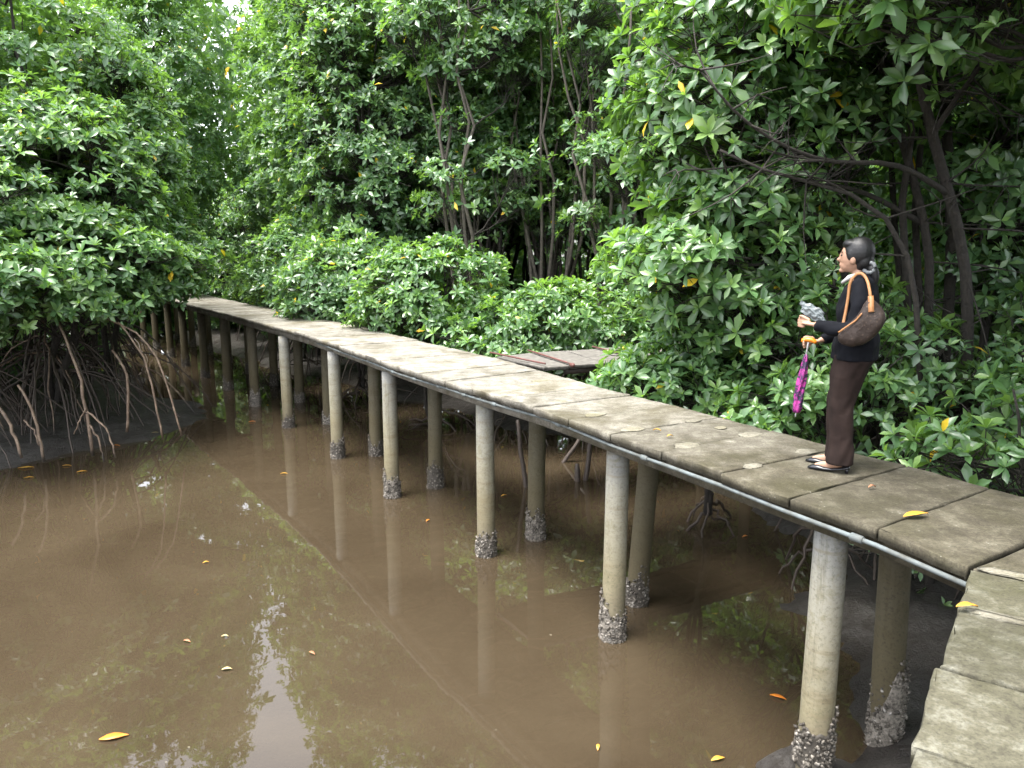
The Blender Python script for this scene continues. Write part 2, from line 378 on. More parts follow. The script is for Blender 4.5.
# ------------------------------------------------------------------ walkway
rng = random.Random(4)
def slab_mesh(c, top, th, seed, chip=.012):
    """c = 4 corners (xy) in order L0,R0,R1,L1; a bevelled, slightly uneven concrete slab"""
    r = np.random.default_rng(seed); nu, nvv = 15, 9
    c = [np.array(p[:2], float) for p in c]
    U = np.r_[0, .012, np.linspace(.012, .988, nu - 2)[1:-1], .988, 1]; W = np.r_[0, .022, np.linspace(.022, .978, nvv - 2)[1:-1], .978, 1]
    cen = sum(c) / 4
    def ring_grid(inset, z, rough):
        P = np.zeros((nu, nvv, 3))
        for i, u in enumerate(U):
            for j, v in enumerate(W):
                p = (c[0] * (1 - u) + c[1] * u) * (1 - v) + (c[3] * (1 - u) + c[2] * u) * v
                e = i in (0, nu - 1) or j in (0, nvv - 1)
                if e:
                    dd = cen - p; dd /= np.linalg.norm(dd); p = p + dd * (inset + rough * r.random() ** 2)
                P[i, j] = (p[0], p[1], z + (r.normal() * .0015) - (.004 * r.random() ** 2 if e and rough else 0))
        return P
    T = ring_grid(.0035, top, chip); S = ring_grid(.0005, top - .006, chip * .8); B = ring_grid(.004, top - th, chip * .3)
    n = nu * nvv; V = np.vstack([T.reshape(-1, 3), S.reshape(-1, 3), B.reshape(-1, 3)])
    I = np.arange(n).reshape(nu, nvv)
    top_q = np.stack([I[:-1, :-1], I[1:, :-1], I[1:, 1:], I[:-1, 1:]], -1).reshape(-1, 4)
    bot_q = top_q[:, ::-1] + 2 * n
    bd = list(I[:, 0]) + list(I[-1, 1:]) + list(I[::-1, -1][1:]) + list(I[0, ::-1][1:-1])
    qs = []
    for k in range(len(bd)):
        a, b = bd[k], bd[(k + 1) % len(bd)]
        for o in (0, n): qs.append((a + o, a + o + n, b + o + n, b + o))
    Q = np.vstack([top_q, bot_q, np.array(qs)])
    # drop unused interior verts of the side ring: harmless but remove by remap
    used = np.unique(Q); rm = np.full(len(V), -1); rm[used] = np.arange(len(used))
    return mesh_np('slab', V[used], rm[Q])

JL = [(2.25, 3.47), (2.05, 3.99), (1.74, 4.49), (1.45, 5.02), (1.14, 5.58), (.82, 6.12), (.51, 6.68), (.21, 7.2), (-.10, 7.65), (-.45, 8.14), (-.79, 8.62), (-1.15, 9.16), (-1.52, 9.74)]
JR = [(3.42, 4.22), (3.13, 4.70), (2.86, 5.22), (2.54, 5.65), (2.22, 6.22), (1.92, 6.76), (1.62, 7.29), (1.27, 7.80), (.95, 8.26), (.66, 8.84), (.34, 9.43), (.06, 9.95), (-.25, 10.5)]
farL = [(-1.52, 9.74), (-2.72, 11.77), (-3.86, 13.58), (-5.14, 15.39), (-6.79, 17.74), (-8.37, 19.86), (-16.5, 31.5)]
def resample(P, step):
    P = np.array(P); s = np.r_[0, np.cumsum(np.hypot(*np.diff(P, axis=0).T))]
    n = int(s[-1] / step); t = np.linspace(0, s[-1], n + 1)
    return np.stack([np.interp(t, s, P[:, 0]), np.interp(t, s, P[:, 1])], -1)
fl = resample(farL, .60)
tan = np.gradient(fl, axis=0); tan /= np.linalg.norm(tan, axis=1)[:, None]
for _ in range(6): tan[1:-1] = (tan[:-2] + tan[1:-1] * 2 + tan[2:]) / 4
tan /= np.linalg.norm(tan, axis=1)[:, None]
fr_ = fl + 1.36 * np.stack([tan[:, 1], -tan[:, 0]], -1)
w0 = np.clip(1 - np.arange(len(fl)) / 4., 0, 1)[:, None]
fr_ = fr_ * (1 - w0) + w0 * (fr_ + (np.array(JR[-1]) - fr_[0]))
JL += [tuple(p) for p in fl[1:]]; JR += [tuple(p) for p in fr_[1:]]
walk = empty('walkway', (0, 0, 0))
tag(walk, 'long raised concrete slab walkway on round piles curving away over the brown water', 'walkway')
for i in range(len(JL) - 1):
    g_ = .006
    a, b, c_, d = (np.array(p) for p in (JL[i], JR[i], JR[i + 1], JL[i + 1]))
    e1 = (d - a) / np.linalg.norm(d - a) * g_; e2 = (c_ - b) / np.linalg.norm(c_ - b) * g_
    j = rng.uniform(-.012, .012); ex = (b - a) / np.linalg.norm(b - a) * j
    cs = [a + e1 + ex, b + e2 + ex, c_ - e2 + ex, d - e1 + ex]
    me = slab_mesh(cs, rng.uniform(-.006, .006), .066, 100 + i, .016 if i < 16 else .006)
    link('slab', me, walk, M['slab_moss_shade'] if i < 5 else M['slab'])
# cement patches over the joints
def patch(px, py, rx, parent, ry=None):
    p = on_plane(px, py, 0); ry = ry or rx * .8; k = 18; r = random.Random(int(px))
    ang = math.atan2(.54, .84); rings = []; jit = np.array([r.uniform(.82, 1.12) for _ in range(k)])
    for s, z in ((1.0, .001), (.93, .006), (.6, .008), (.25, .008)):
        rings.append(np.array([(p.x + math.cos(t) * rx * s * math.cos(ang) - math.sin(t) * ry * s * math.sin(ang), p.y + math.cos(t) * rx * s * math.sin(ang) + math.sin(t) * ry * s * math.cos(ang), z) for q, t in enumerate([2 * math.pi * q / k for q in range(k)])]))
        cpx = rings[-1].mean(0); rings[-1][:, :2] = cpx[:2] + (rings[-1][:, :2] - cpx[:2]) * jit[:, None]
    mb = MB(); mb.loft(rings); mb.build('cement_patch', M['patch'], parent)
for px, py, rx in [(595, 415, .12), (632, 429.5, .12), (687, 446, .13), (694, 421, .09), (721, 428, .07), (750, 435, .12), (752, 466.5, .09), (806, 452, .11), (560, 402, .09), (540, 381, .12), (588, 389, .08)]:
    patch(px, py, rx, walk, rx * .62)
# longitudinal beams
def offset_line(L, Rr, t): return [tuple(np.array(a) * (1 - t) + np.array(b) * t) for a, b in zip(L, Rr)]
for t in (.13, .86):
    mb = MB(); P = offset_line(JL, JR, t)
    rings = []
    for i, p in enumerate(P):
        a = np.array(JL[i]); b = np.array(JR[i]); n = (b - a) / np.linalg.norm(b - a) * .06
        rings.append(np.array([(p[0] - n[0], p[1] - n[1], -.070), (p[0] + n[0], p[1] + n[1], -.070), (p[0] + n[0], p[1] + n[1], -.2), (p[0] - n[0], p[1] - n[1], -.2)]))
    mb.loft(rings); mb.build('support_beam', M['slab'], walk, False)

# piles
def oyster_mesh(r, z0, z1, seed, dens=1.0):
    rr = np.random.default_rng(seed); n = int(560 * dens); mb = MB(); ph = rr.uniform(0, 6.28, 3)
    top = lambda a: z0 + (z1 - z0) * (.72 + .16 * math.sin(a + ph[0]) + .10 * math.sin(3 * a + ph[1]) + .06 * math.sin(7 * a + ph[2]))
    for _ in range(n):
        a = rr.uniform(0, 2 * math.pi); t = rr.random() ** 1.1 * 1.12; z = z0 + (top(a) - z0) * t
        if t > .85 and rr.random() < .5: continue
        L = rr.uniform(.018, .048) * (1.1 - .35 * min(t, 1)); W = L * rr.uniform(.35, .6)
        out = np.array([math.cos(a), math.sin(a), 0]); up = np.array([0, 0, 1.]); sd_ = np.cross(up, out)
        ax = out * rr.uniform(.15, 1.0) + up * rr.uniform(-.4, 1.1) + sd_ * rr.uniform(-.8, .8); ax /= np.linalg.norm(ax)
        b = np.cross(ax, out + rr.normal(size=3) * .5); b /= np.linalg.norm(b) + 1e-9; c = np.cross(ax, b)
        o = out * (r + .002 + .012 * rr.random()) + up * z
        V = [o - ax * L * .5, o + b * W - ax * L * .1, o + b * W * .8 + ax * L * .4, o + ax * L * .62, o - b * W * .8 + ax * L * .35, o - b * W - ax * L * .15, o + c * .014 + ax * L * .1, o - c * .012]
        T = [(i, (i + 1) % 6, 6) for i in range(6)] + [((i + 1) % 6, i, 7) for i in range(6)]
        mb.add(V, T=T)
    k, m = 36, 14; rings = []
    for i in range(m):
        rings.append(np.array([((r + .004 + (.014 * rr.random() + .006) * (1 - .8 * i / (m - 1))) * math.cos(2 * math.pi * j / k), (r + .004 + (.014 * rr.random() + .006) * (1 - .8 * i / (m - 1))) * math.sin(2 * math.pi * j / k),
                                z0 + (top(2 * math.pi * j / k) - z0) * .93 * i / (m - 1)) for j in range(k)]))
    mb.loft(rings)
    return mb.mesh('oyster_crust', False)
def pile(parent, x, y, r=.105, lean=(0, 0), seed=0, zbot=-2.7, crust=(WATER - .06, WATER + .42), dark_mix=0., detail=True):
    mb = MB(); k = 28; ztop = -.19; n = 14; P = []; RR = []
    rr = random.Random(seed)
    for i in range(n):
        t = i / (n - 1); z = zbot + (ztop - zbot) * t
        P.append((lean[0] * (z - ztop), lean[1] * (z - ztop), z)); RR.append(r * (1.03 - .05 * t + rr.uniform(-.006, .006)))
    mb.tube(P, RR, k)
    o = mb.build('pile', M['post'], parent); o.location = (x, y, 0); o['dark_mix'] = dark_mix
    if detail:
        c = link('oyster_crust', oyster_mesh(r * 1.02, crust[0], crust[1], seed, 1 if y < 13 else .6), o, M['oyster'])
        c.location = (lean[0] * (crust[0] - ztop), lean[1] * (crust[0] - ztop), 0)
    return o
front = [(2.01, 4.47), (.945, 6.45), (-.31, 8.36), (-1.74, 10.46), (-3.0, 12.5), (-4.5, 14.7), (-5.85, 16.75), (-7.2, 18.7), (-8.5, 20.5), (-9.9, 22.5), (-11.2, 24.4), (-12.6, 26.4), (-14, 28.4)]
back = [(2.66, 4.92), (1.37, 7.12), (.31, 8.86), (-1.14, 10.88), (-2.36, 12.66), (-3.75, 15.0), (-4.95, 17.2), (-6.2, 19.3), (-7.5, 21.2), (-8.85, 23.2), (-10.2, 25.1), (-11.6, 27.1), (-13, 29.1)]
leans_f = [(.0, .0), (.004, 0), (-.004, 0), (0, .01), (0, 0), (0, 0)]
for i, (x, y) in enumerate(front):
    cr = (WATER + .2, WATER + .62) if i == 0 else (WATER - .06, WATER + .40 + .05 * math.sin(i * 2.3))
    pile(walk, x, y, .105, leans_f[i] if i < 6 else (0, 0), 20 + i, crust=cr, dark_mix=[.0, .05, .12, .12, .1, .1][i] if i < 6 else .8)
for i, (x, y) in enumerate(back):
    pile(walk, x, y, .105, (.055, -.01) if i == 1 else ((-.03, 0) if i == 0 else (.008, 0)), 60 + i, crust=(WATER - .06, WATER + (.75 if i == 0 else .42)), dark_mix=.85 if i < 2 else .7)
for i in range(len(front)):
    a, b = np.array(front[i]), np.array(back[i]); d = b - a; L = np.hypot(*d); d /= L; mb = MB()
    ang = math.atan2(d[1], d[0]); M3 = [[math.cos(ang), -math.sin(ang), 0], [math.sin(ang), math.cos(ang), 0], [0, 0, 1]]
    mb.box((*(a + b) / 2, -.232), (L / 2 - .09, .05, .03), M3)
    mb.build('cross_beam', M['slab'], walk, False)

# pale blue water pipe along the outer edge
pipe = empty('water_pipe', (2.2, 3.5, -.12)); tag(pipe, 'pale blue plastic pipe running along the outer edge under the walkway slabs', 'pipe')
def pipe_pt(i, off=.012):
    off = (-.004, -.004, -.006, -.01, -.02, -.03, -.035)[min(i, 6)]
    a = np.array(JL[i]); b = np.array(JR[i]); n = (a - b) / np.linalg.norm(a - b)
    return np.array([a[0] + n[0] * off - 2.2, a[1] + n[1] * off - 3.5, -.100 + .12 - .02 * math.sin(i * 1.7) * .4])
mb = MB(); PP = [pipe_pt(i) for i in range(0, 19)]; mb.tube(PP, .0155, 8); mb.build('pipe_run', M['pvc'], pipe)
for i in (1, 4, 6, 8, 9, 10, 11, 12, 14):
    p0 = pipe_pt(i); d = pipe_pt(i + 1) - p0; d /= np.linalg.norm(d); p0 = p0 + d * (.12 if i == 1 else .2)
    mb = MB(); mb.tube([p0 - d * .04, p0 - d * .035, p0 + d * .035, p0 + d * .04], [.02, .025, .025, .02], 10); mb.build('pipe_coupling', M['pvc'], pipe)

# near section of the walkway (the camera stands on it)
near = empty('walkway_section', (0, 0, 0)); tag(near, 'mossy concrete walkway section at the lower right corner meeting the long walkway', 'walkway')
NL = [(2.235, 3.44), (1.94, 3.04), (1.6, 2.58), (1.27, 2.12), (.93, 1.65), (.58, 1.18), (.23, .7), (-.12, .22), (-.47, -.26), (-.8, -.7), (-1.15, -1.2)]
nd = np.array((1.07, 1.45)); nd /= np.linalg.norm(nd); nn = np.array((nd[1], -nd[0]))
for i in range(len(NL) - 1):
    a, d = np.array(NL[i]), np.array(NL[i + 1]); s = [0, .006, -.012, .004, 0, .01, 0, 0, 0, 0][i]
    a = a + nn * s; d = d + nn * s
    sk = nd * .05
    me = slab_mesh([d + nd * .006, d + nn * 1.3 + nd * .006 - sk * 0, a + nn * 1.3 - nd * .006, a - nd * .006], rng.uniform(-.004, .006), .066, 300 + i, .018)
    link('slab', me, near, M['slab_green'])
me = slab_mesh([(2.26, 3.455), (3.33, 2.70), (4.25, 3.35), (3.46, 4.19)], -.003, .066, 411, .012); link('slab', me, near, M['slab_moss_shade'])
for (x, y, ang, L, wd) in [(1.94 + .47, 3.04 - .35, -36.5, .56, .05), (2.78, 3.09, -36, .62, .04)]:
    k = 48; rings = []; sg = lambda v: math.copysign(abs(v) ** .45, v); r = random.Random(int(x * 100)); ca, sa = math.cos(R(ang)), math.sin(R(ang))
    jit = [r.uniform(.6, 1.3) for _ in range(k)]
    for s, z in ((1, .0), (.93, .008), (.6, .011), (.2, .010)):
        rings.append(np.array([(x + sg(math.cos(t)) * L * s * ca - sg(math.sin(t)) * wd * s * jit[q] * sa, y + sg(math.cos(t)) * L * s * sa + sg(math.sin(t)) * wd * s * jit[q] * ca, z) for q, t in enumerate([2 * math.pi * q / k for q in range(k)])]))
    mb = MB(); mb.loft(rings); mb.build('cement_patch', M['patch'], near)
for t in (.2, 1.1):
    mb = MB(); a = np.array(NL[0]) + nn * t; b = np.array(NL[-1]) + nn * t; c = (a + b) / 2; ang = math.atan2(nd[1], nd[0])
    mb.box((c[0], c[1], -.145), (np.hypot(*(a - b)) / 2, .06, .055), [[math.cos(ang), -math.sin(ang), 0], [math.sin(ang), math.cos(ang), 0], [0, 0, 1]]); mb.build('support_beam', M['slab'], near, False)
for i, (k, t) in enumerate([(1, .95), (5, .2), (5, 1.1), (9, .2), (9, 1.1)]):
    p = np.array(NL[k]) + nn * t; pile(near, p[0], p[1], .1, (0, 0), 90 + i, dark_mix=.6)

# branch walkway of grey planks with red rails
br = empty('plank_walkway', (.5, 10.4, 0)); tag(br, 'narrow grey plank walkway with red painted cross bars leading off behind the bushes', 'walkway')
BA = np.array([-.02, 10.32]); ctrl = [(0, 10.30), (1.7, 11.0), (3.6, 12.1), (6.5, 13.7), (9.5, 15.3)]
bl = resample(ctrl, .55); bt = np.gradient(bl, axis=0); bt /= np.linalg.norm(bt, axis=1)[:, None]; bn = np.stack([-bt[:, 1], bt[:, 0]], -1)
off = np.array([.5, 10.4])
for i in range(len(bl) - 1):
    g_ = bt[i] * .008
    cs = [bl[i] - bn[i] * .66 + g_, bl[i + 1] - bn[i + 1] * .66 - g_, bl[i + 1] + bn[i + 1] * .66 - g_, bl[i] + bn[i] * .66 + g_]
    if i == 0: cs[0] = np.array([.42, 9.75]); cs[3] = np.array([-.22, 10.72])
    me = slab_mesh([c - off for c in cs], -.012 + rng.uniform(-.004, .004), .05, 500 + i, .01); link('plank', me, br, M['plank'])
for i in (1, 3, 5, 9, 12):
    p = bl[i] - off; n = bn[i]; mb = MB()
    mb.tube([(*(p - n * .74), .012), (*(p + n * .74), .012)], .013, 8); o = mb.build('cross_bar', M['red'], br)
    mb = MB(); mb.tube([(*(p - n * .78), .0), (*(p - n * .75), .0), (*(p - n * .69), .0)], [.02, .03, .028], 10); mb.build('bar_end', M['red'], o)
mb = MB(); P = [(*(np.array([.44, 9.83]) - off + (np.array([-.32, 10.9]) - np.array([.44, 9.83])) * t), .02) for t in (0, 1)]; mb.tube(P, .013, 8); mb.build('cross_bar', M['red'], br)
for sgn in (-.5, .5):
    mb = MB(); mb.tube([(*(bl[i] + bn[i] * sgn - off), -.115) for i in range(1, len(bl))], .05, 6); mb.build('support_beam', M['stake'], br)
for i in (7, 11, 15):
    if i < len(bl):
        for sgn in (-.5, .5):
            p = bl[i] + bn[i] * sgn; o = pile(br, p[0] - off[0], p[1] - off[1], .085, seed=130 + i, dark_mix=.7, detail=False)

# stakes in the creek
def stake(p0, p1, r, label):
    p0, p1 = Vector(p0), Vector(p1); o = empty('wooden_stake', p0); mb = MB()
    n = 7; rr = random.Random(int(p0.x * 1000)); P = []
    for i in range(n):
        q = (p1 - p0) * i / (n - 1); P.append((q.x + rr.uniform(-.012, .012), q.y, q.z))
    mb.tube(P, [r * (1.1 - .03 * i) for i in range(n - 1)] + [r * .7], 8)
    me = mb.mesh('wooden_stake'); bpy.data.objects.remove(o)
    o = link('wooden_stake', me, None, M['stake'], p0); tag(o, label, 'stake', 'old stakes standing under the walkway'); return o
for b, t, r, lab in [((577, 481), (577, 464), .045, 'short thick dark stake stump sticking up alone from the water'),
                     ((585, 480), (592, 436), .04, 'taller dark stake right beside the short stump under the walkway'),
                     ((564, 462), (586, 430), .035, 'thin stake leaning to the right just left of the short stump'),
                     ((526, 487), (517, 420), .035, 'thin crooked stake left of the second nearest back pile')]:
    p = on_plane(b[0], b[1], WATER); q = at(t[0], t[1], p.y)
    d = (p - q).normalized(); stake(p + d * .35, q, r, lab)

# ------------------------------------------------------------------ trees
LEAF8 = np.array([(0, 0, 0), (.32, .15, .035), (.68, .215, .04), (1, 0, -.06), (.68, -.215, .04), (.32, -.15, .035), (.34, 0, -.005), (.70, 0, -.01)])
T8 = np.array([(0, 6, 1), (0, 5, 6), (3, 2, 7), (3, 7, 4)]); Q8 = np.array([(1, 6, 7, 2), (5, 4, 7, 6)])
LEAF5 = np.array([(0, 0, 0), (.58, .235, .035), (1, 0, -.04), (.58, -.235, .035), (.58, 0, -.01)])
T5 = np.array([(0, 4, 1), (1, 4, 2), (2, 4, 3), (3, 4, 0)])
def foliage_mesh(name, P, D, S, seed, lod=8, nleaf=8, sun=None, yellow=.004):
    """P (n,3) rosette centres, D (n,3) axes, S (n,) leaf length"""
    r = np.random.default_rng(seed); n = len(P)
    D = D / np.linalg.norm(D, axis=1)[:, None]
    ref = r.normal(size=(n, 3)); A = np.cross(D, ref); A /= np.linalg.norm(A, axis=1)[:, None]; B = np.cross(D, A)
    k = nleaf; li = np.arange(k)
    az = (li * 2.4)[None] + r.uniform(0, 6.28, (n, 1)) + r.normal(0, .25, (n, k))
    el = np.interp(li, [0, k - 1], [1.15, -.12])[None] + r.normal(0, .17, (n, k))     # angle above the rosette plane
    ln = np.interp(li, [0, k * .4, k - 1], [.55, .95, 1.0])[None] * S[:, None] * r.uniform(.82, 1.15, (n, k))
    rad = np.cos(az)[..., None] * A[:, None] + np.sin(az)[..., None] * B[:, None]
    X = np.cos(el)[..., None] * rad + np.sin(el)[..., None] * D[:, None]
    Yv = np.cross(D[:, None], rad); Yv = Yv * np.cos(.0) + 0 * X
    tw = r.normal(0, .3, (n, k))[..., None]; Z = np.cross(X, Yv); Y2 = Yv * np.cos(tw) + Z * np.sin(tw); Z2 = np.cross(X, Y2)
    T = LEAF8 if lod == 8 else LEAF5; m = len(T)
    wd = r.uniform(.78, 1.0, (n, k))[..., None, None]
    curl = r.uniform(-.1, .25, (n, k))[..., None]
    tx = T[:, 0][None, None]; zz = T[:, 2][None, None] * 1.5 - curl * tx ** 2
    V = P[:, None, None] + D[:, None, None] * (.04 * S[:, None, None, None]) + ln[..., None, None] * (
        X[:, :, None] * T[None, None, :, 0, None] + Y2[:, :, None] * (T[None, None, :, 1, None] * wd) + Z2[:, :, None] * zz[..., None])
    V = V.reshape(-1, 3); base = (np.arange(n * k) * m)[:, None, None]
    tint = np.clip(.42 + r.normal(0, .13, (n, 1)) + np.interp(li, [0, 2, k - 1], [.33, .10, -.13])[None] + r.normal(0, .10, (n, k)), .0, .93)
    tint = np.where(r.random((n, k)) < yellow, 1.0, tint).reshape(-1)
    if lod == 8:
        F4 = (Q8[None] + base).reshape(-1, 4); F3 = (T8[None] + base).reshape(-1, 3)
        tt = np.concatenate([np.repeat(tint, 2), np.repeat(tint, 4)])
        return mesh_np(name, V, F4, F3, tint=tt)
    F3 = (T5[None] + base).reshape(-1, 3)
    return mesh_np(name, V, None, F3, tint=np.repeat(tint, 4))

def curve_pts(a, b, sag, n, r, jit=.05):
    a, b = np.asarray(a, float), np.asarray(b, float); t = np.linspace(0, 1, n)[:, None]
    P = a * (1 - t) + b * t; P[:, 2] += (sag * 4 * t * (1 - t))[:, 0]
    L = np.linalg.norm(b - a); P[1:-1] += r.normal(0, jit * L, (n - 2, 3)) * .6
    return P

def make_tree(name, base, crown, clumps, label, cat='tree', group=None, seed=0, ros=26, leaf=.2, lod=8, trunks=1, roots=10, root_h=(.9, 1.8),
              root_r=(.8, 1.7), spread=.25, twigs=True, trunk_r=.07, clump_r=(.4, .75), extra=None, tilt=.6, side_bias=None, root_mat=None, yellow=.004, flat=.62, scatter=.42, bark='bark'):
    """base (x,y); crown = list of (cx,cy,cz,rx,ry,rz) world ellipsoids; clumps = number per ellipsoid"""
    r = np.random.default_rng(seed); bx, by = base
    bz = float(ground_h(np.array([[bx]]), np.array([[by]]))[0, 0]) - .05
    o = empty(name, (bx, by, bz)); tag(o, label, cat, group); O = np.array((bx, by, bz))
    top = max(c[2] + c[5] for c in crown) - bz; cmx = np.mean([c[0] for c in crown]) - bx; cmy = np.mean([c[1] for c in crown]) - by
    TR = []; mbt = MB()
    for i in range(trunks):
        an = r.uniform(0, 6.28); e = np.array((cmx * .8 + math.cos(an) * spread * (trunks > 1) * 1.5, cmy * .8 + math.sin(an) * spread * (trunks > 1) * 1.5, top * .86))
        s = np.array((math.cos(an) * .1 * (trunks > 1), math.sin(an) * .1 * (trunks > 1), .55 if roots else 0))
        P = curve_pts(s, e, 0, 9, r, .018); TR.append(P)
        mbt.tube(P, np.linspace(trunk_r, trunk_r * .3, 9), 7)
    mbt.build('trunk', M[bark], o)
    Ps, Ds, mbb = [], [], MB()
    allT = np.vstack(TR)
    for c, nc in zip(crown, clumps):
        C = np.array(c[:3]) - O; Rr = np.array(c[3:])
        for _ in range(nc):
            d = r.normal(size=3); d /= np.linalg.norm(d)
            if side_bias is not None and r.random() < .5: d = d + np.array(side_bias); d /= np.linalg.norm(d)
            cc = C + d * Rr * r.uniform(.35, 1.0) ** .6
            rc = r.uniform(*clump_r)
            dist = np.linalg.norm((allT - cc) * np.array((1, 1, .8)) + np.array((0, 0, .5)), axis=1); src = allT[np.argmin(dist)]
            B = curve_pts(src, cc - (0, 0, rc * .2), -.12 * np.linalg.norm(cc - src) * .5, 6, r, .04)
            mbb.tube(B, np.linspace(max(.012, trunk_r * .38), .008, 6), 5, False)
            k = max(3, int(1.55 * ros * (rc / .6) ** 2 * r.uniform(.8, 1.2)))
            dd = r.normal(size=(k, 3)); dd[:, 2] = np.abs(dd[:, 2]) * 1.0 - .25; dd /= np.linalg.norm(dd, axis=1)[:, None]
            pp = cc + dd * np.array((rc, rc, rc * flat)) * r.uniform(.5, 1.0, (k, 1)) ** .5
            oc = (pp - C) / Rr; oc /= np.linalg.norm(oc, axis=1)[:, None] + .3
            ax = dd * .7 + np.array((0, 0, tilt)) + oc * .5 + r.normal(0, .18, (k, 3))
            Ps.append(pp); Ds.append(ax)
            if twigs:
                src2 = B[3:6]
                for q in range(k):
                    s0 = src2[r.integers(0, 3)]; mid = (s0 + pp[q]) / 2 + r.normal(0, .04, 3) - (0, 0, .05)
                    mbb.tube([s0, mid, pp[q]], [.007, .0055, .005], 3, False)
    if extra:
        for p, ax in extra:
            Ps.append(np.array([np.array(p) - O])); Ds.append(np.array([ax]))
            s0 = allT[np.argmin(np.linalg.norm(allT + O - np.array(p), axis=1))]
    tot = sum(len(p) for p in Ps); wsum = float(sum(clumps))
    for c, nc in zip(crown, clumps):                   # single sprays filling the shell between the boughs
        k = int(tot * scatter * nc / wsum)
        if k < 3: continue
        C = np.array(c[:3]) - O; Rr = np.array(c[3:]) + .25; d = r.normal(size=(k, 3)); d /= np.linalg.norm(d, axis=1)[:, None]
        pp = C + d * Rr * r.uniform(.45, 1.0, (k, 1)) ** .5
        Ps.append(pp); Ds.append(d * .8 + np.array((0, 0, tilt + .1)) + r.normal(0, .25, (k, 3)))
        if twigs:
            for q in range(k):
                s0 = allT[np.argmin(np.linalg.norm(allT - pp[q], axis=1))]; s0 = pp[q] + (s0 - pp[q]) * .28 - (0, 0, .08)
                mbb.tube([s0, (s0 + pp[q]) / 2 + r.normal(0, .02, 3), pp[q]], [.006, .005, .005], 3, False)
    P = np.vstack(Ps); D = np.vstack(Ds)
    S = leaf * r.uniform(.62, 1.15, len(P))
    mbb.build('branches', M['bark'], o)
    link('crown', foliage_mesh('crown', P, D, S, seed + 1, lod, 9 if lod == 8 else 8, yellow=yellow), o, M['leaf'] if lod == 8 else M['leaf_far'])
    for i in range(roots):
        an = i * 2 * math.pi / roots + r.uniform(-.3, .3); rr_ = r.uniform(*root_r); h = r.uniform(*root_h)
        e = np.array((math.cos(an) * rr_, math.sin(an) * rr_))
        gz = float(ground_h(np.array([[bx + e[0]]]), np.array([[by + e[1]]]))[0, 0]) - bz - .12
        t = np.linspace(0, 1, 10); P = np.stack([e[0] * t, e[1] * t, h + (gz - h) * t ** 2.3], -1); P[1:-1] += r.normal(0, .022, (8, 3))
        mbr = MB(); mbr.tube(P, np.linspace(.026, .013, 10) * r.uniform(.6, 1.15), 6, False)
        mbr.build('prop_root', (root_mat or (M['root'] if r.random() < .07 else M['root_dark'])), o)
    return o
def dup(src, x, y, rz, s, label, group, root_drop=False):
    c = src.copy(); col.objects.link(c); c.location = (x, y, src.location.z); c.rotation_euler = (0, 0, rz); c.scale = (s, s, s * random.Random(int(x * 77 + y * 13)).uniform(.92, 1.1))
    c['label'] = label
    if group: c['group'] = group
    elif 'group' in c: del c['group']
    for ch in src.children:
        d = ch.copy(); col.objects.link(d); d.parent = c
    return c

# --- prototypes for the forest, placed as the first trees of each bank
def corridor_ok(x, y, rad=1.0):
    # keep clear the strip of open sky above the channel, and the two walkways
    if abs(x + .345 * y) < .02 * y + rad * .75 and y < 33: return False
    for L, hw in ((list(zip(JL, JR)), 1.6),):
        for a, b in L:
            mx_, my_ = (a[0] + b[0]) / 2, (a[1] + b[1]) / 2
            if (x - mx_) ** 2 + (y - my_) ** 2 < hw ** 2: return False
    for p in bl:
        if (x - p[0]) ** 2 + (y - p[1]) ** 2 < 1.1: return False
    return True
GB = 'mangrove trees packed in the forest beyond the walkway'
GL = 'mangrove trees packed behind the left bank'
GR = 'mangrove trees in the dark thicket behind the woman'
protos = []
specs = [((-7.0, 27.2), [(-7.0, 27.2, 4.6, 1.7, 1.7, 3.6)], [50]), ((-2.6, 20.6), [(-2.6, 20.6, 4.6, 1.6, 1.6, 3.8)], [46]),
         ((5.0, 16.8), [(5.0, 16.8, 3.4, 1.6, 1.5, 2.8), (5.0, 16.8, 6, .9, .9, 1)], [36, 8]), ((-.6, 18.8), [(-.6, 18.8, 4.6, 1.5, 1.4, 2.2)], [34])]
for i, (b, c, n) in enumerate(specs):
    protos.append(make_tree('mangrove_tree', b, c, n, 'slender mangrove tree standing in the forest beyond the walkway', 'tree', GB, seed=1000 + i * 10, ros=22, lod=5, leaf=.2,
                            trunks=[2, 1, 2, 3][i], roots=7, twigs=False, trunk_r=.06, spread=.35, clump_r=(.45, .8)))
rg = random.Random(11)
def fill(region, spacing, label, group, smin, smax, ok=lambda x, y: True):
    x0, x1, y0, y1 = region; y = y0; row = 0
    while y < y1:
        x = x0 + (row % 2) * spacing / 2
        while x < x1:
            px_, py_ = x + rg.uniform(-.5, .5) * spacing * .6, y + rg.uniform(-.5, .5) * spacing * .6
            if ok(px_, py_) and corridor_ok(px_, py_): dup(rg.choice(protos), px_, py_, rg.uniform(0, 6.28), rg.uniform(smin, smax), label, group)
            x += spacing
        y += spacing; row += 1
inR = lambda x, y: poly_sd(np.array([[x]]), np.array([[y]]), BANK_R)[0, 0] > .4
inL = lambda x, y: poly_sd(np.array([[x]]), np.array([[y]]), BANK_L)[0, 0] > .4
def in_view(x, y): return abs(x) < .72 * y + 2.5
fill((-11, 13, 16.5, 31), 2.1, 'slender mangrove tree standing in the forest beyond the walkway', GB, .95, 1.4, lambda x, y: inR(x, y) and in_view(x, y) and not (-.06 < x / y < .2 and y < 23) and x > -.345 * y - 2 and (x, y) and min((x - a[0][0]) ** 2 + (y - a[0][1]) ** 2 for a in specs) > 2.2)
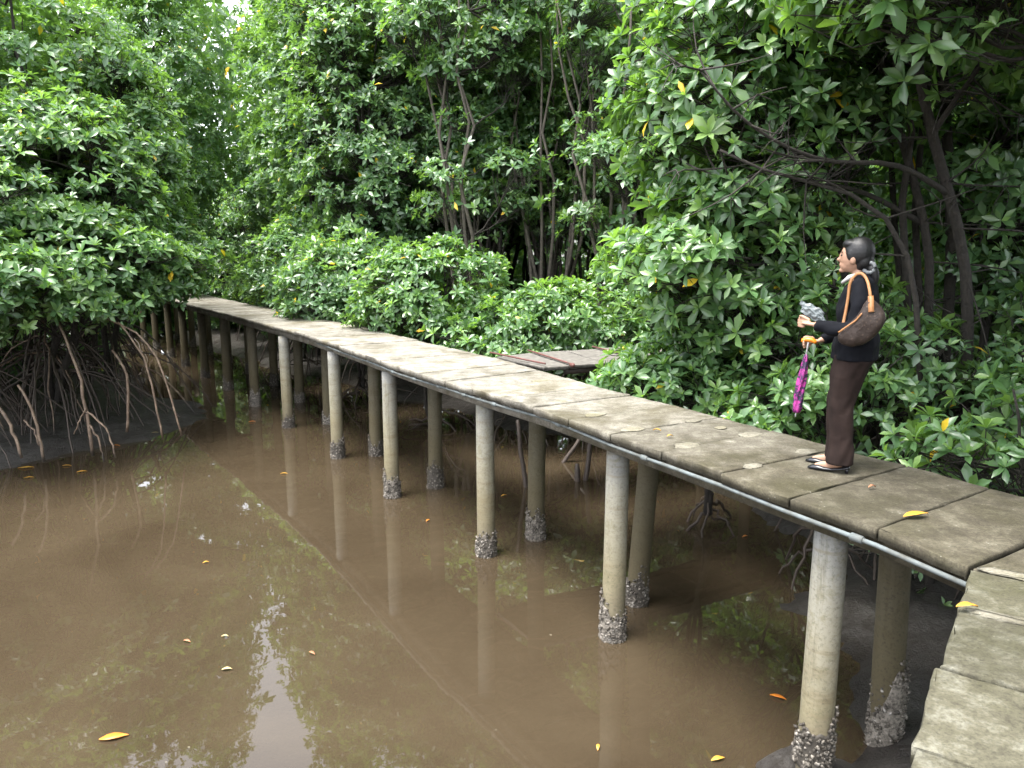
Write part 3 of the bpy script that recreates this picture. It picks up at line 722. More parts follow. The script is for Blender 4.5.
fill((-24, -9.6, 13.2, 30), 2.2, 'leafy mangrove tree in the thicket behind the left bank', GL, .8, 1.15, lambda x, y: inL(x, y) and in_view(x, y) and poly_sd(np.array([[x]]), np.array([[y]]), BANK_L)[0, 0] > 2.4)
fill((5.2, 15, 8.6, 16.4), 2.1, 'dim mangrove tree in the dark thicket behind the woman', GR, .75, 1.05, lambda x, y: in_view(x, y))

# far wood: one mass nobody could count
def far_wood():
    r = np.random.default_rng(77); P = []; D = []; S = []
    n = 34000
    az = r.uniform(-.95, .95, n); dist = r.uniform(33, 46, n)
    X = np.sin(az) * dist; Y = np.cos(az) * dist
    a = X / Y
    hmax = np.where(np.abs(a + .34) < .022, 10.2, 15) + 1.2 * np.sin(az * 31) + .8 * np.sin(az * 77 + 1)
    Z = -2 + (hmax + 2) * r.random(n) ** 1.25
    P = np.stack([X, Y, Z], -1); D = r.normal(0, .5, (n, 3)) + (0, -.3, .8)
    me = foliage_mesh('far_wood', P, D, r.uniform(.42, .62, n), 5, 5, 7)
    o = link('distant_forest', me, None, M['leaf_far']); tag(o, 'dense green mangrove forest closing the far background', kind='stuff')
far_wood()

# tall bare stems with sparse sprays: the open, darker middle of the forest
pole = make_tree('mangrove_tree', (.9, 17.4), [(.9, 17.4, 6.6, 1.7, 1.5, 1.8), (.9, 17.2, 3.0, 1.6, 1.3, 1.6)], [28, 12], 'bare stemmed mangrove in the open dark middle of the forest', 'tree', 'bare stemmed mangroves in the dark middle of the forest',
                 seed=1300, scatter=.25, bark='bark_pole', trunks=9, roots=10, lod=5, ros=18, leaf=.2, trunk_r=.05, spread=.85, clump_r=(.4, .7))
for x, y, k in [(-.6, 19.6, 1.1), (2.6, 18.6, 1.0), (.9, 20.8, 1.15), (3.4, 20.6, 1.1), (-.9, 22.2, 1.1), (2.2, 22.6, 1.15), (4.2, 23, 1.1)]:
    dup(pole, x, y, x * 2.7, k, 'bare stemmed mangrove in the open dark middle of the forest', 'bare stemmed mangroves in the dark middle of the forest')
# leafy down to the mud: closes the view under the canopies
tk = [make_tree('mangrove_tree', b, [(b[0], b[1], .8, 1.5, 1.4, 2.4)], [46], lab, 'tree', gp, seed=1200 + i * 7, ros=17, lod=5, leaf=.19, trunks=3, roots=6, twigs=True, trunk_r=.045, spread=.5, clump_r=(.35, .65))
      for i, (b, lab, gp) in enumerate([((6.6, 10.8), 'dim bushy mangrove in the shade behind the woman', 'bushy mangroves in the shade behind the woman'), ((-13.2, 16.6), 'dark bushy mangrove deep behind the left prop roots', 'bushy mangroves deep behind the left prop roots')])]
for x, y, k in [(5.2, 12.6, 1.0), (8.6, 11.2, 1.1), (7.4, 13.2, 1.1), (9.8, 13.4, 1.1), (6.3, 14.9, 1), (4.2, 15.0, .9), (11.5, 15, 1.1), (8.9, 15.6, 1), (7.6, 8.9, .9), (8.8, 9.6, .9), (6.6, 6.9, .75), (10.5, 11, 1)]:
    dup(tk[0], x, y, x * 3.1, k, 'dim bushy mangrove in the shade behind the woman', 'bushy mangroves in the shade behind the woman')
for x, y, k in [(-15, 18, 1), (-13, 19.2, 1), (-15.5, 15, 1.1), (-17.5, 17, 1.1), (-17, 20.4, 1.1), (-15, 21.8, 1), (-14.6, 13.2, .9), (-19.5, 19, 1.1), (-16.8, 24, 1), (-20, 23, 1), (-12, 21, .8)]:
    dup(tk[1], x, y, x * 3.1, k, 'dark bushy mangrove deep behind the left prop roots', 'bushy mangroves deep behind the left prop roots')
for x, y, k in [(-17.5, 33, 1.2), (-14.5, 33.5, 1.3), (-12, 32.5, 1.2), (-20, 32.5, 1.2), (-9.5, 28.5, 1.1), (-11.5, 30.5, 1), (-7.6, 25.4, 1), (-6, 23.8, 1), (6, 18, .9), (-3.5, 22, .9), (4.5, 19.5, .9), (9, 19, 1), (12, 19, 1)]:
    dup(tk[0], x, y, x * 2.3, k, 'low bushy mangrove between the trunks far beyond the walkway', 'low bushy mangroves between the far trunks')
make_tree('mangrove_tree', (-12.6, 24.6), [(-10.3, 23.6, 6.6, 1.4, 1.5, 6.4)], [105], 'tall mangrove on the left side of the sky gap', seed=51, trunks=2, roots=6, lod=5, ros=19, twigs=False, leaf=.21)
make_tree('mangrove_tree', (-5.3, 20.9), [(-5.0, 20.9, 5.6, 1.35, 1.4, 5.6)], [100], 'tall mangrove on the right side of the sky gap', seed=52, trunks=3, roots=6, lod=5, ros=19, twigs=False, leaf=.21)
# --- left bank, front row (each its own crown)
make_tree('mangrove_tree', (-10.2, 12.9), [(-9.2, 12.2, 2.0, 1.6, 1.6, 1.8), (-8.3, 11.3, 1.0, 1.0, 1.0, .75)], [50, 18], 'tall mangrove at the left edge with bright leaves over the mud bank', seed=21, trunks=3, roots=40, root_h=(1.0, 2.3), root_r=(.5, 2.4), trunk_r=.07, ros=17)
make_tree('mangrove_tree', (-9.0, 14.4), [(-8.0, 13.6, 2.3, 1.5, 1.5, 2.0), (-7.3, 12.9, 1.15, 1.2, 1.1, .8), (-6.75, 14.3, 1.0, .55, .6, .4)], [50, 20, 12], 'mangrove leaning over the creek with a prop root tangle below', seed=22, trunks=2, roots=42, root_h=(1.0, 2.3), root_r=(.5, 2.4), trunk_r=.08, ros=17)
make_tree('mangrove_tree', (-8.9, 16.4), [(-8.0, 15.6, 3.1, 1.3, 1.3, 2.6), (-7.5, 15.2, 1.4, 1.2, 1.1, .8)], [44, 18], 'mangrove reaching over the far end of the walkway from the left bank', seed=23, trunks=2, roots=34, root_h=(1.0, 2.1), root_r=(.5, 2.3), trunk_r=.07, ros=17)
make_tree('mangrove_tree', (-11.6, 11.4), [(-10.6, 11.0, 2.4, 1.8, 1.6, 1.9)], [50], 'mangrove crown filling the upper left corner of the view', seed=24, trunks=2, roots=18, root_h=(1.2, 2.2), root_r=(.8, 2.4), ros=17)
make_tree('mangrove_tree', (-11.5, 15.2), [(-10.8, 15.0, 2.8, 1.7, 1.6, 2.2)], [44], 'dark stemmed mangrove between the front trees on the left bank', seed=25, trunks=3, roots=16, root_h=(1.2, 2.1), root_r=(.8, 2.2), trunk_r=.09, ros=17)
make_tree('mangrove_tree', (-10.4, 18.6), [(-9.9, 18.2, 4.2, 1.3, 1.4, 3.0), (-9.9, 17.6, 1.5, 1.2, 1, .9)], [42, 12], 'mangrove right beside the walkway where it disappears on the left', seed=26, trunks=2, roots=14, lod=5, ros=18)
# hanging roots at the water's edge on the left, each a thing of its own that one can tell apart
def root_thing(paths, label, mat='root'):
    p0 = Vector(paths[0][0][-1]); o = empty('aerial_root', p0); tag(o, label, 'root')
    for k, (pts, r0, r1) in enumerate(paths):
        P = resample3([tuple(Vector(p) - p0) for p in pts], 10); mb = MB(); P[1:-1] += np.random.default_rng(k + len(label)).normal(0, .010, (len(P) - 2, 3)); mb.tube(P, np.linspace(r0, r1, len(P)) * .75, 7)
        mb.build('root_stem' if k == 0 else 'root_fork', M[mat], o)
def resample3(P, n):
    P = np.array(P, float); s = np.r_[0, np.cumsum(np.linalg.norm(np.diff(P, axis=0), axis=1))]; t = np.linspace(0, s[-1], n)
    Q = np.stack([np.interp(t, s, P[:, i]) for i in range(3)], -1); Q[1:-1] = (Q[:-2] + Q[1:-1] * 2 + Q[2:]) / 4; return Q
A = lambda pts, Y: [at(x, y, Y) for x, y in pts]
root_thing([(A([(58, 322), (70, 352), (80, 380), (86, 408), (93, 456)], 12.1), .026, .04), (A([(86, 408), (80, 420), (74, 434)], 12.05), .018, .014), (A([(87, 412), (100, 420), (110, 436), (116, 458)], 11.9), .022, .018),
            (A([(90, 425), (98, 437), (104, 462)], 11.85), .022, .018)], 'pale straight hanging root with a forked foot at the water edge')
root_thing([(A([(118, 322), (140, 348), (152, 385), (163, 440)], 12.6), .02, .026)], 'long curved root left of the pair beside the mud spit')
root_thing([(A([(105, 318), (140, 332), (165, 375), (182, 436)], 12.8), .02, .024)], 'long thin root arching furthest right over the mud spit')
root_thing([(A([(112, 350), (128, 368), (128, 400), (127, 432)], 12.9), .028, .034)], 'upright dark brown root behind the curved roots')
root_thing([(A([(18, 385), (30, 402), (38, 430), (44, 462)], 11.7), .026, .034), (A([(24, 420), (34, 430), (40, 446)], 11.7), .02, .018)], 'short reddish root pair near the left edge')
root_thing([(A([(-6, 402), (8, 420), (22, 458)], 11.5), .034, .03)], 'thick tan root at the very left edge of the view')

# --- middle: low bushes behind the walkway and branch
make_tree('mangrove_bush', (-1.6, 14.9), [(-1.5, 14.5, .55, 1.5, 1.1, .95)], [40], 'round low mangrove bush behind the walkway left of the plank walkway', 'bush', seed=31, trunks=3, roots=8, root_h=(.4, .9), trunk_r=.04, ros=22, clump_r=(.35, .6), leaf=.19)
make_tree('mangrove_bush', (1.2, 13.7), [(1.0, 13.4, .05, 1.5, .9, .75)], [32], 'low spreading mangrove bush just beyond the plank walkway', 'bush', seed=32, trunks=3, roots=8, root_h=(.4, .9), trunk_r=.04, ros=22, clump_r=(.35, .55), leaf=.19)
make_tree('mangrove_bush', (.1, 14.4), [(-.1, 13.2, -.2, 1.2, .8, .5)], [18], 'small mangrove bush filling the corner where the plank walkway leaves', 'bush', seed=33, trunks=3, roots=6, root_h=(.4, .8), trunk_r=.035, ros=22, clump_r=(.3, .5), leaf=.18)
make_tree('mangrove_bush', (-3.6, 17.4), [(-3.7, 16.9, .6, 1.3, 1.0, 1.1)], [34], 'dark mangrove bush behind the middle of the long walkway', 'bush', seed=34, trunks=3, roots=8, root_h=(.4, .9), trunk_r=.04, ros=20, lod=5)
make_tree('mangrove_bush', (-5.9, 20.8), [(-5.6, 20.2, .9, 1.4, 1.1, 1.2)], [34], 'mangrove bush behind the far part of the long walkway', 'bush', seed=35, trunks=3, roots=8, root_h=(.4, .9), trunk_r=.04, ros=20, lod=5)
make_tree('mangrove_bush', (3.2, 14.8), [(3.2, 14.4, .7, 1.3, 1.0, 1.0)], [30], 'mangrove bush right of the low spreading bush beyond the plank walkway', 'bush', seed=36, trunks=3, roots=8, root_h=(.4, .9), trunk_r=.04, ros=20)
make_tree('mangrove_tree', (-3.4, 19.2), [(-3.5, 18.8, 4.6, 1.6, 1.3, 4.2)], [80], 'broad leafy mangrove rising behind the middle of the walkway', seed=37, trunks=3, roots=10, trunk_r=.06, ros=20, lod=5)
make_tree('mangrove_tree', (-.9, 16.9), [(-.9, 16.6, 6.6, 1.6, 1.2, 2.0), (-1.0, 16.5, 3.0, 1.4, 1.0, 1.4)], [34, 8], 'open branched mangrove above the round low bush', seed=38, scatter=.2, bark='bark_pole', trunks=5, roots=10, trunk_r=.055, spread=.6, ros=20, lod=5)
make_tree('mangrove_tree', (2.3, 15.6), [(2.3, 15.4, 6.0, 1.7, 1.2, 1.6), (2.0, 15.2, 2.9, 1.5, 1.0, 1.2)], [24, 8], 'many stemmed mangrove with bare dark trunks in the centre of the view', seed=39, scatter=.2, bark='bark_pole', trunks=7, roots=12, trunk_r=.055, spread=.9, ros=20, lod=5)

# --- right: the big overhanging tree and the bushes beside the walkway
make_tree('mangrove_tree', (4.7, 8.4), [(2.6, 8.6, 3.3, 1.25, 1.3, 2.0), (3.6, 8.6, 4.8, 1.4, 1.6, 1.4), (2.3, 8.2, 1.4, .8, .9, .8)], [54, 30, 16], 'large mangrove overhanging the walkway with glossy bright leaves above the woman', seed=41, trunks=4, roots=14, trunk_r=.055, spread=.6, ros=17, leaf=.2)
make_tree('mangrove_tree', (4.9, 6.4), [(4.3, 6.0, 3.45, 1.6, .9, .6), (2.9, 5.9, 3.55, .9, .6, .35), (4.6, 6.6, 4.6, 1.6, 1.2, .7)], [30, 10, 26], 'near mangrove whose leafy boughs hang across the top right corner', seed=42, trunks=2, roots=8, trunk_r=.06, ros=13, leaf=.2, clump_r=(.35, .6), root_r=(.5, 1.0))
make_tree('mangrove_bush', (2.6, 9.3), [(2.05, 8.55, -.15, .95, .7, .5), (2.7, 8.8, .6, .9, .7, .6)], [24, 16], 'dense glossy mangrove bush pressing against the walkway left of the woman', 'bush', seed=43, trunks=3, roots=7, root_h=(.4, .9), root_r=(.4, .9), trunk_r=.04, ros=20, clump_r=(.3, .5), leaf=.17)
make_tree('mangrove_bush', (3.3, 7.6), [(2.75, 7.3, -.15, .55, .5, .35), (3.4, 7.6, .5, .7, .6, .6)], [12, 12], 'mangrove bush behind the umbrella at the walkway edge', 'bush', seed=44, trunks=3, roots=7, root_h=(.4, .8), root_r=(.4, .8), trunk_r=.035, ros=16, clump_r=(.25, .45), leaf=.17)
make_tree('mangrove_bush', (4.6, 6.0), [(3.9, 5.9, -.1, .7, .5, .28), (4.7, 6.3, .3, .6, .6, .5)], [12, 8], 'low broad leaved mangrove shrub beside the walkway right of the woman', 'bush', seed=45, trunks=2, roots=6, root_h=(.4, .8), root_r=(.4, .8), trunk_r=.03, ros=9, clump_r=(.25, .4), leaf=.19)
make_tree('mangrove_bush', (4.6, 4.9), [(4.15, 4.75, -.2, .5, .4, .2)], [7], 'small mangrove seedlings at the walkway edge by the right border', 'bush', seed=46, trunks=2, roots=5, root_h=(.4, .8), root_r=(.3, .6), trunk_r=.025, ros=9, clump_r=(.22, .35), leaf=.19)
make_tree('mangrove_tree', (6.2, 8.2), [(5.3, 8.0, 6.4, 2.8, 2.4, .8), (6.4, 8.9, 2.2, 1.2, 1.2, 2.4)], [64, 26], 'mangrove at the right border with an unseen high canopy added to shade the trunks', seed=61, trunks=2, roots=8, trunk_r=.05, ros=17, lod=5)  # flat high crown is out of view, added to darken the trunks below
make_tree('mangrove_bush', (4.2, 7.9), [(4.1, 7.5, .15, .9, .6, .75)], [22], 'shaded mangrove bush directly behind the woman', 'bush', seed=62, trunks=3, roots=6, root_h=(.4, .8), root_r=(.3, .7), trunk_r=.03, ros=16, clump_r=(.25, .45), leaf=.16, lod=5)
make_tree('mangrove_bush', (5.3, 7.4), [(5.2, 7.0, .25, .8, .6, .85)], [20], 'shaded mangrove bush between the woman and the right border', 'bush', seed=63, trunks=3, roots=6, root_h=(.4, .8), root_r=(.3, .7), trunk_r=.03, ros=16, clump_r=(.25, .45), leaf=.17, lod=5)
make_tree('mangrove_tree', (5.6, 3.4), [(5.6, 3.2, 2.6, 1.6, 1.6, 2.6), (3.9, 4.7, 5.7, 2.5, 2.7, .6)], [50, 62], 'unseen mangrove past the right border added to shade the corner of the walkway', seed=64, trunks=2, roots=8, root_r=(.4, 1.2), trunk_r=.05, ros=17, lod=5)  # out of view; wide upper crown added to shade near deck and woman
make_tree('mangrove_tree', (5.4, .2), [(5.2, .2, 2.8, 1.6, 1.8, 2.8)], [50], 'unseen mangrove added for shade beside the walkway right of the camera', seed=65, trunks=2, roots=8, root_r=(.4, 1.2), trunk_r=.05, ros=17, lod=5)  # tree added out of view to shade the right side
for x, y, sx_, k in [(4.2, 6.9, .8, 14), (4.6, 5.6, .6, 14), (4.9, 4.6, .6, 14), (4.8, 3.6, .6, 12)]:  # bushes added to block light entering under the deck from the right
    make_tree('mangrove_bush', (x + .2, y), [(x, y, -1.1, sx_, .6, .62)], [k], {6.9: 'bush added to block light under the walkway edge below the umbrella', 5.6: 'bush added to block light under the walkway edge below the woman', 4.6: 'bush added to block light behind the nearest back pile', 3.6: 'bush added to block light under the corner of the walkway'}[y], 'bush', seed=int(700 + y * 10), trunks=3, roots=6, root_h=(.5, .9), root_r=(.3, .9), trunk_r=.03, ros=15, clump_r=(.25, .4), leaf=.14, lod=5)
# dark limbs behind the woman
def limb_thing(paths, base, label):
    bz = float(ground_h(np.array([[base[0]]]), np.array([[base[1]]]))[0, 0]) - .1; p0 = Vector((*base, bz)); o = empty('mangrove_tree', p0); tag(o, label, 'tree')
    for k, (pts, r0, r1) in enumerate(paths):
        P = resample3([tuple(Vector(p) - p0) for p in pts], 14); mb = MB(); mb.tube(P, np.linspace(r0, r1, len(P)), 9)
        mb.build('trunk' if k == 0 else 'limb', M['bark'], o)
        rr_ = np.random.default_rng(len(label) + k); tw = MB()
        for _ in range(16):                            # fine dead twigs along the upper part
            q = P[rr_.integers(5, len(P))]; d = rr_.normal(0, 1, 3) * (1, .7, .55); d /= np.linalg.norm(d); L_ = rr_.uniform(.4, 1.2)
            a1 = q + d * L_ * .5 + rr_.normal(0, .06, 3); a2 = q + d * L_ + rr_.normal(0, .10, 3)
            tw.tube(resample3([q, a1, a2], 6), np.linspace(.011, .003, 6), 5, False)
            for _2 in range(2): b2 = a1 + rr_.normal(0, .22, 3); tw.tube([a1, (a1 + b2) / 2 + rr_.normal(0, .02, 3), b2], [.006, .004, .0025], 4, False)
        tw.build('twigs', M['bark'], o)
    return o
def limb(base, pts, Y0, Y1, r0, r1, bpx=None):
    n = len(pts); return ([(base[0], base[1], -2.0)] if base else []) + [at(x, y, Y0 + (Y1 - Y0) * i / (n - 1)) for i, (x, y) in enumerate(pts)], r0, r1
limb_thing([limb((4.9, 7.6), [(968, 262), (948, 190), (930, 130), (915, 60), (905, -20)], 7.6, 7.2, .07, .04), limb(None, [(950, 195), (925, 178), (890, 160), (840, 165), (790, 150), (740, 120), (700, 70)], 7.5, 6.9, .03, .008), limb(None, [(932, 135), (955, 100), (985, 60)], 7.4, 7.2, .03, .015)], (4.9, 7.6), 'dark leaning mangrove trunk rising behind the woman to the right')
limb_thing([limb((4.5, 8.0), [(932, 260), (921, 205), (905, 150), (893, 110), (880, 60)], 8, 7.8, .06, .035), limb(None, [(925, 225), (890, 205), (860, 190), (820, 182), (760, 190), (700, 170)], 8, 7.5, .032, .007)], (4.5, 8.0), 'thin dark mangrove stem directly above the woman with a low limb')
limb_thing([limb((4.9, 8.3), [(952, 262), (950, 180), (945, 110), (940, 40), (938, -30)], 8.3, 8.3, .065, .05)], (4.9, 8.3), 'straight vertical mangrove trunk between the leaning trunks')
limb_thing([limb((4.3, 7.2), [(915, 262), (890, 215), (862, 192), (826, 183), (770, 178), (720, 150)], 7.2, 7.2, .045, .012)], (4.3, 7.2), 'low bent dark limb curving left over the woman')

# ------------------------------------------------------------------ woman
def skin_mesh(verts, edges, radii, sub=2, root=0):
    me = bpy.data.meshes.new('sk'); me.from_pydata([tuple(v) for v in verts], edges, []); me.update()
    o = bpy.data.objects.new('sk', me); col.objects.link(o)
    o.modifiers.new('s', 'SKIN')
    for i, rr in enumerate(radii):
        sv = me.skin_vertices[0].data[i]; sv.radius = rr if isinstance(rr, tuple) else (rr, rr); sv.use_root = i == root
    s = o.modifiers.new('u', 'SUBSURF'); s.levels = sub
    bpy.context.view_layer.update(); dg = bpy.context.evaluated_depsgraph_get()
    m2 = bpy.data.meshes.new_from_object(o.evaluated_get(dg)); bpy.data.objects.remove(o)
    return m2
def fuse(meshes, voxel, smooth=2, name='body'):
    bm = bmesh.new()
    for m in meshes: bm.from_mesh(m)
    me = bpy.data.meshes.new(name); bm.to_mesh(me); bm.free()
    o = bpy.data.objects.new('f', me); col.objects.link(o)
    rm = o.modifiers.new('r', 'REMESH'); rm.mode = 'VOXEL'; rm.voxel_size = voxel; rm.use_smooth_shade = True
    if smooth: sm = o.modifiers.new('s', 'SMOOTH'); sm.factor = .5; sm.iterations = smooth
    bpy.context.view_layer.update(); dg = bpy.context.evaluated_depsgraph_get()
    m2 = bpy.data.meshes.new_from_object(o.evaluated_get(dg)); bpy.data.objects.remove(o); m2.name = name
    return m2
def ell(c, r, rot=None, seg=24):
    bm = bmesh.new(); bmesh.ops.create_uvsphere(bm, u_segments=seg, v_segments=seg // 2, radius=1)
    Mx = Matrix.Translation(c) @ (Euler(rot).to_matrix().to_4x4() if rot else Matrix()) @ Matrix.Diagonal((*r, 1))
    bmesh.ops.transform(bm, matrix=Mx, verts=bm.verts); m = bpy.data.meshes.new('e'); bm.to_mesh(m); bm.free(); return m
def chain(pts, rad, sub=2):
    return skin_mesh(pts, [(i, i + 1) for i in range(len(pts) - 1)], rad, sub)

WX, WY = 2.30, 5.12
face = math.atan2(.50, -.865)
woman = empty('person', (WX, WY, 0), face)
tag(woman, 'woman in black jacket and dark brown trousers standing on the walkway facing left', 'person')
# local: x forward, y left, z up
H = {}
sh_l, sh_r = (-.03, .165, 1.235), (-.03, -.165, 1.235)
el_l, wr_l = (-.02, .235, .985), (.225, .17, .995)
el_r, wr_r = (-.01, -.235, .975), (.215, -.12, .855)
head_c = Vector((.045, 0, 1.435))
parts = [
    skin_mesh([(-.02, 0, .90), (-.02, 0, 1.0), (-.015, 0, 1.1), (-.02, 0, 1.2), (-.015, 0, 1.27), (.005, 0, 1.32), (.02, 0, 1.38),
               sh_l, (-.04, .21, 1.11), el_l, (.10, .205, .99), wr_l, sh_r, (-.04, -.21, 1.11), el_r, (.10, -.19, .91), wr_r,
               (-.02, .085, .83), (.01, .085, .48), (-.03, .085, .11), (-.02, -.085, .83), (.035, -.085, .48), (.01, -.085, .11)],
              [(0, 1), (1, 2), (2, 3), (3, 4), (4, 5), (5, 6), (3, 7), (7, 8), (8, 9), (9, 10), (10, 11), (3, 12), (12, 13), (13, 14), (14, 15), (15, 16), (0, 17), (17, 18), (18, 19), (0, 20), (20, 21), (21, 22)],
              [(.11, .145), (.10, .125), (.105, .13), (.10, .13), (.07, .08), (.045, .045), (.045, .045), .05, .042, .036, .03, .023, .05, .042, .036, .03, .023, .085, .055, .035, .085, .055, .035]),
    ell(head_c, (.088, .072, .108)), ell(head_c + Vector((.028, 0, -.055)), (.055, .05, .05)),          # skull, jaw
    ell(head_c + Vector((.088, 0, -.022)), (.019, .013, .016)), ell(head_c + Vector((.079, 0, -.004)), (.014, .009, .026), (0, .35, 0)),   # nose
    ell(head_c + Vector((.078, 0, -.052)), (.012, .022, .006)), ell(head_c + Vector((.076, 0, -.063)), (.011, .019, .006)),     # lips
    ell(head_c + Vector((.066, 0, -.092)), (.020, .022, .016)),                                           # chin
    ell(head_c + Vector((.0, .073, -.022)), (.018, .009, .030)), ell(head_c + Vector((.0, -.073, -.022)), (.018, .009, .030)),  # ears
]
def vol(pts, rad, k=20):
    """closed tapering volume along pts; rad = r or (rx, ry) for near-vertical chains"""
    P = np.array(pts, float); n = len(P); t = np.arange(n); tt = np.linspace(0, n - 1, (n - 1) * 5 + 1)
    Rr = np.array([q if isinstance(q, tuple) else (q, q) for q in rad], float)
    P2 = np.stack([np.interp(tt, t, P[:, i]) for i in range(3)], -1); R2 = np.stack([np.interp(tt, t, Rr[:, i]) for i in range(2)], -1)
    for _ in range(2): P2[1:-1] = (P2[:-2] + 2 * P2[1:-1] + P2[2:]) / 4; R2[1:-1] = (R2[:-2] + 2 * R2[1:-1] + R2[2:]) / 4
    T = np.gradient(P2, axis=0); T /= np.linalg.norm(T, axis=1)[:, None]
    rings = []; an = np.linspace(0, 2 * np.pi, k, endpoint=False)
    for p, q, d in zip(P2, R2, T):
        if abs(d[2]) > .5: A_ = np.array((1., 0, 0)); A_ = A_ - d * (A_ @ d); A_ /= np.linalg.norm(A_); B_ = np.cross(d, A_)
        else: B_ = np.array((0, 1., 0)); B_ = B_ - d * (B_ @ d); B_ /= np.linalg.norm(B_); A_ = np.cross(B_, d)
        rings.append(p + np.cos(an)[:, None] * A_ * q[0] + np.sin(an)[:, None] * B_ * q[1])
    e0 = [P2[0] + (rings[0] - P2[0]) * .5 - T[0] * R2[0].min() * .35]; e1 = [P2[-1] + (rings[-1] - P2[-1]) * .5 + T[-1] * R2[-1].min() * .35]
    mb = MB(); mb.loft(e0 + rings + e1); return mb.mesh('v')
def hand(wrist, fwd, thumb_dir, palm_n, curl):
    w = Vector(wrist); f = Vector(fwd).normalized(); n = Vector(palm_n).normalized(); s = f.cross(n).normalized(); out = []
    out.append(chain([w - f * .02, w + f * .035, w + f * .075], [(.02, .016), (.034, .014), (.034, .012)]))
    for i, (o_, L) in enumerate(((-.027, .062), (-.009, .07), (.009, .066), (.027, .052))):
        a = w + f * .072 + s * o_; d = f.copy(); P = [w + f * .045 + s * o_ * .8, a]
        for k in range(3):
            d = (Matrix.Rotation(curl, 3, s) @ d).normalized(); P.append(P[-1] + d * L * (.45, .32, .25)[k])
        out.append(chain(P, [.010, .0095, .009, .0082, .0068], 1))
    t = Vector(thumb_dir).normalized()
    out.append(chain([w + f * .02 + s * (.02 if t.dot(s) > 0 else -.02), w + f * .045 + t * .035, w + f * .07 + t * .045, w + f * .092 + t * .04], [.013, .012, .0105, .008], 1))
    return out
parts += hand(wr_l, (.95, -.25, .1), (.2, 0, 1), (0, -1, .0), .45)
parts += hand(wr_r, (.9, .1, -.2), (.3, .2, .9), (0, 1, 0), .75)
# feet
for s, fx in ((.085, -.03), (-.085, .01)):
    parts.append(chain([(fx - .01, s, .11), (fx - .015, s, .07), (fx + .05, s, .05), (fx + .12, s, .028), (fx + .165, s, .022)], [.034, .034, (.03, .03), (.018, .034), (.012, .022)]))
me = fuse(parts, .0055, 2, 'woman_body'); me.materials.append(M['skin'])
link('body', me, woman)
# eyes and brows sit on the face as small parts
for s in (-1, 1):
    e = ell(head_c + Vector((.0745, s * .031, .006)), (.008, .012, .006)); link('eye', e, woman, M['shoe'])
    e = ell(head_c + Vector((.0775, s * .031, .026)), (.006, .018, .0035)); link('eyebrow', e, woman, M['hair'])
# hair: cap, back mass, tail
hp = [ell(head_c + Vector((-.022, 0, .022)), (.098, .086, .105)), ell(head_c + Vector((-.055, 0, -.03)), (.065, .072, .075)), ell(head_c + Vector((.03, .0, .078)), (.055, .066, .034)),
      ell(head_c + Vector((.012, .066, .012)), (.03, .016, .042)), ell(head_c + Vector((.012, -.066, .012)), (.03, .016, .042)),
      chain([head_c + Vector((-.09, .02, -.06)), head_c + Vector((-.125, .02, -.085)), head_c + Vector((-.14, .015, -.14)), head_c + Vector((-.135, .01, -.20))], [.03, .036, .032, .016])]
link('hair', fuse(hp, .006, 3, 'hair'), woman, M['hair'])
bm = bmesh.new(); bm.free()
mb = MB(); c = head_c + Vector((-.098, .028, -.072)); mb.tube([c + Vector((.032 * math.cos(t), .012, .032 * math.sin(t))) for t in np.linspace(0, 6.28, 20)], [.011 + .004 * (i % 2) for i in range(20)], 8, False); link('hair_band', mb.mesh('hair_band'), woman, M['scrunchie'])
# jacket
jk = [vol([(-.035, 0, .77), (-.035, 0, .86), (-.025, 0, .98), (-.012, 0, 1.12), (-.018, 0, 1.20), (-.022, 0, 1.26), (-.012, 0, 1.30), (-.002, 0, 1.325)],
          [(.142, .185), (.145, .182), (.122, .158), (.128, .165), (.112, .175), (.085, .15), (.062, .085), (.055, .062)])]
for sh, up_, el, fo, wr in (((-.03, .14, 1.255), (-.045, .205, 1.13), (-.035, .235, .985), (.08, .215, .975), (.195, .18, .99)), ((-.03, -.14, 1.255), (-.045, -.205, 1.13), (-.02, -.235, .975), (.09, -.20, .915), (.185, -.14, .867))):
    jk.append(vol([sh, up_, el], [.062, .058, .05])); jk.append(vol([el, fo, wr], [.052, .045, .040])); jk.append(ell(sh, (.062, .062, .055)))
jm = fuse(jk, .008, 2, 'jacket')
# wrinkle the cloth and trim the hem flat
for v in jm.vertices:
    c = v.co; k = .0025 * math.sin(c.z * 55 + c.x * 30 + 3 * math.sin(c.y * 18)) + .009 * (mnoise.noise(c * 14))
    v.co += v.normal * k
    if v.co.z < .765: v.co.z = .765 + (v.co.z - .765) * .1
link('jacket', jm, woman, M['jacket'])
cl = MB()
for s in (1, -1):
    pts = [(.02, s * .058, 1.318), (.055, s * .05, 1.30), (.098, s * .022, 1.262)]
    cl.tube(pts, [.008, .017, .010], 8)
link('collar', cl.mesh('collar'), woman, M['white'])
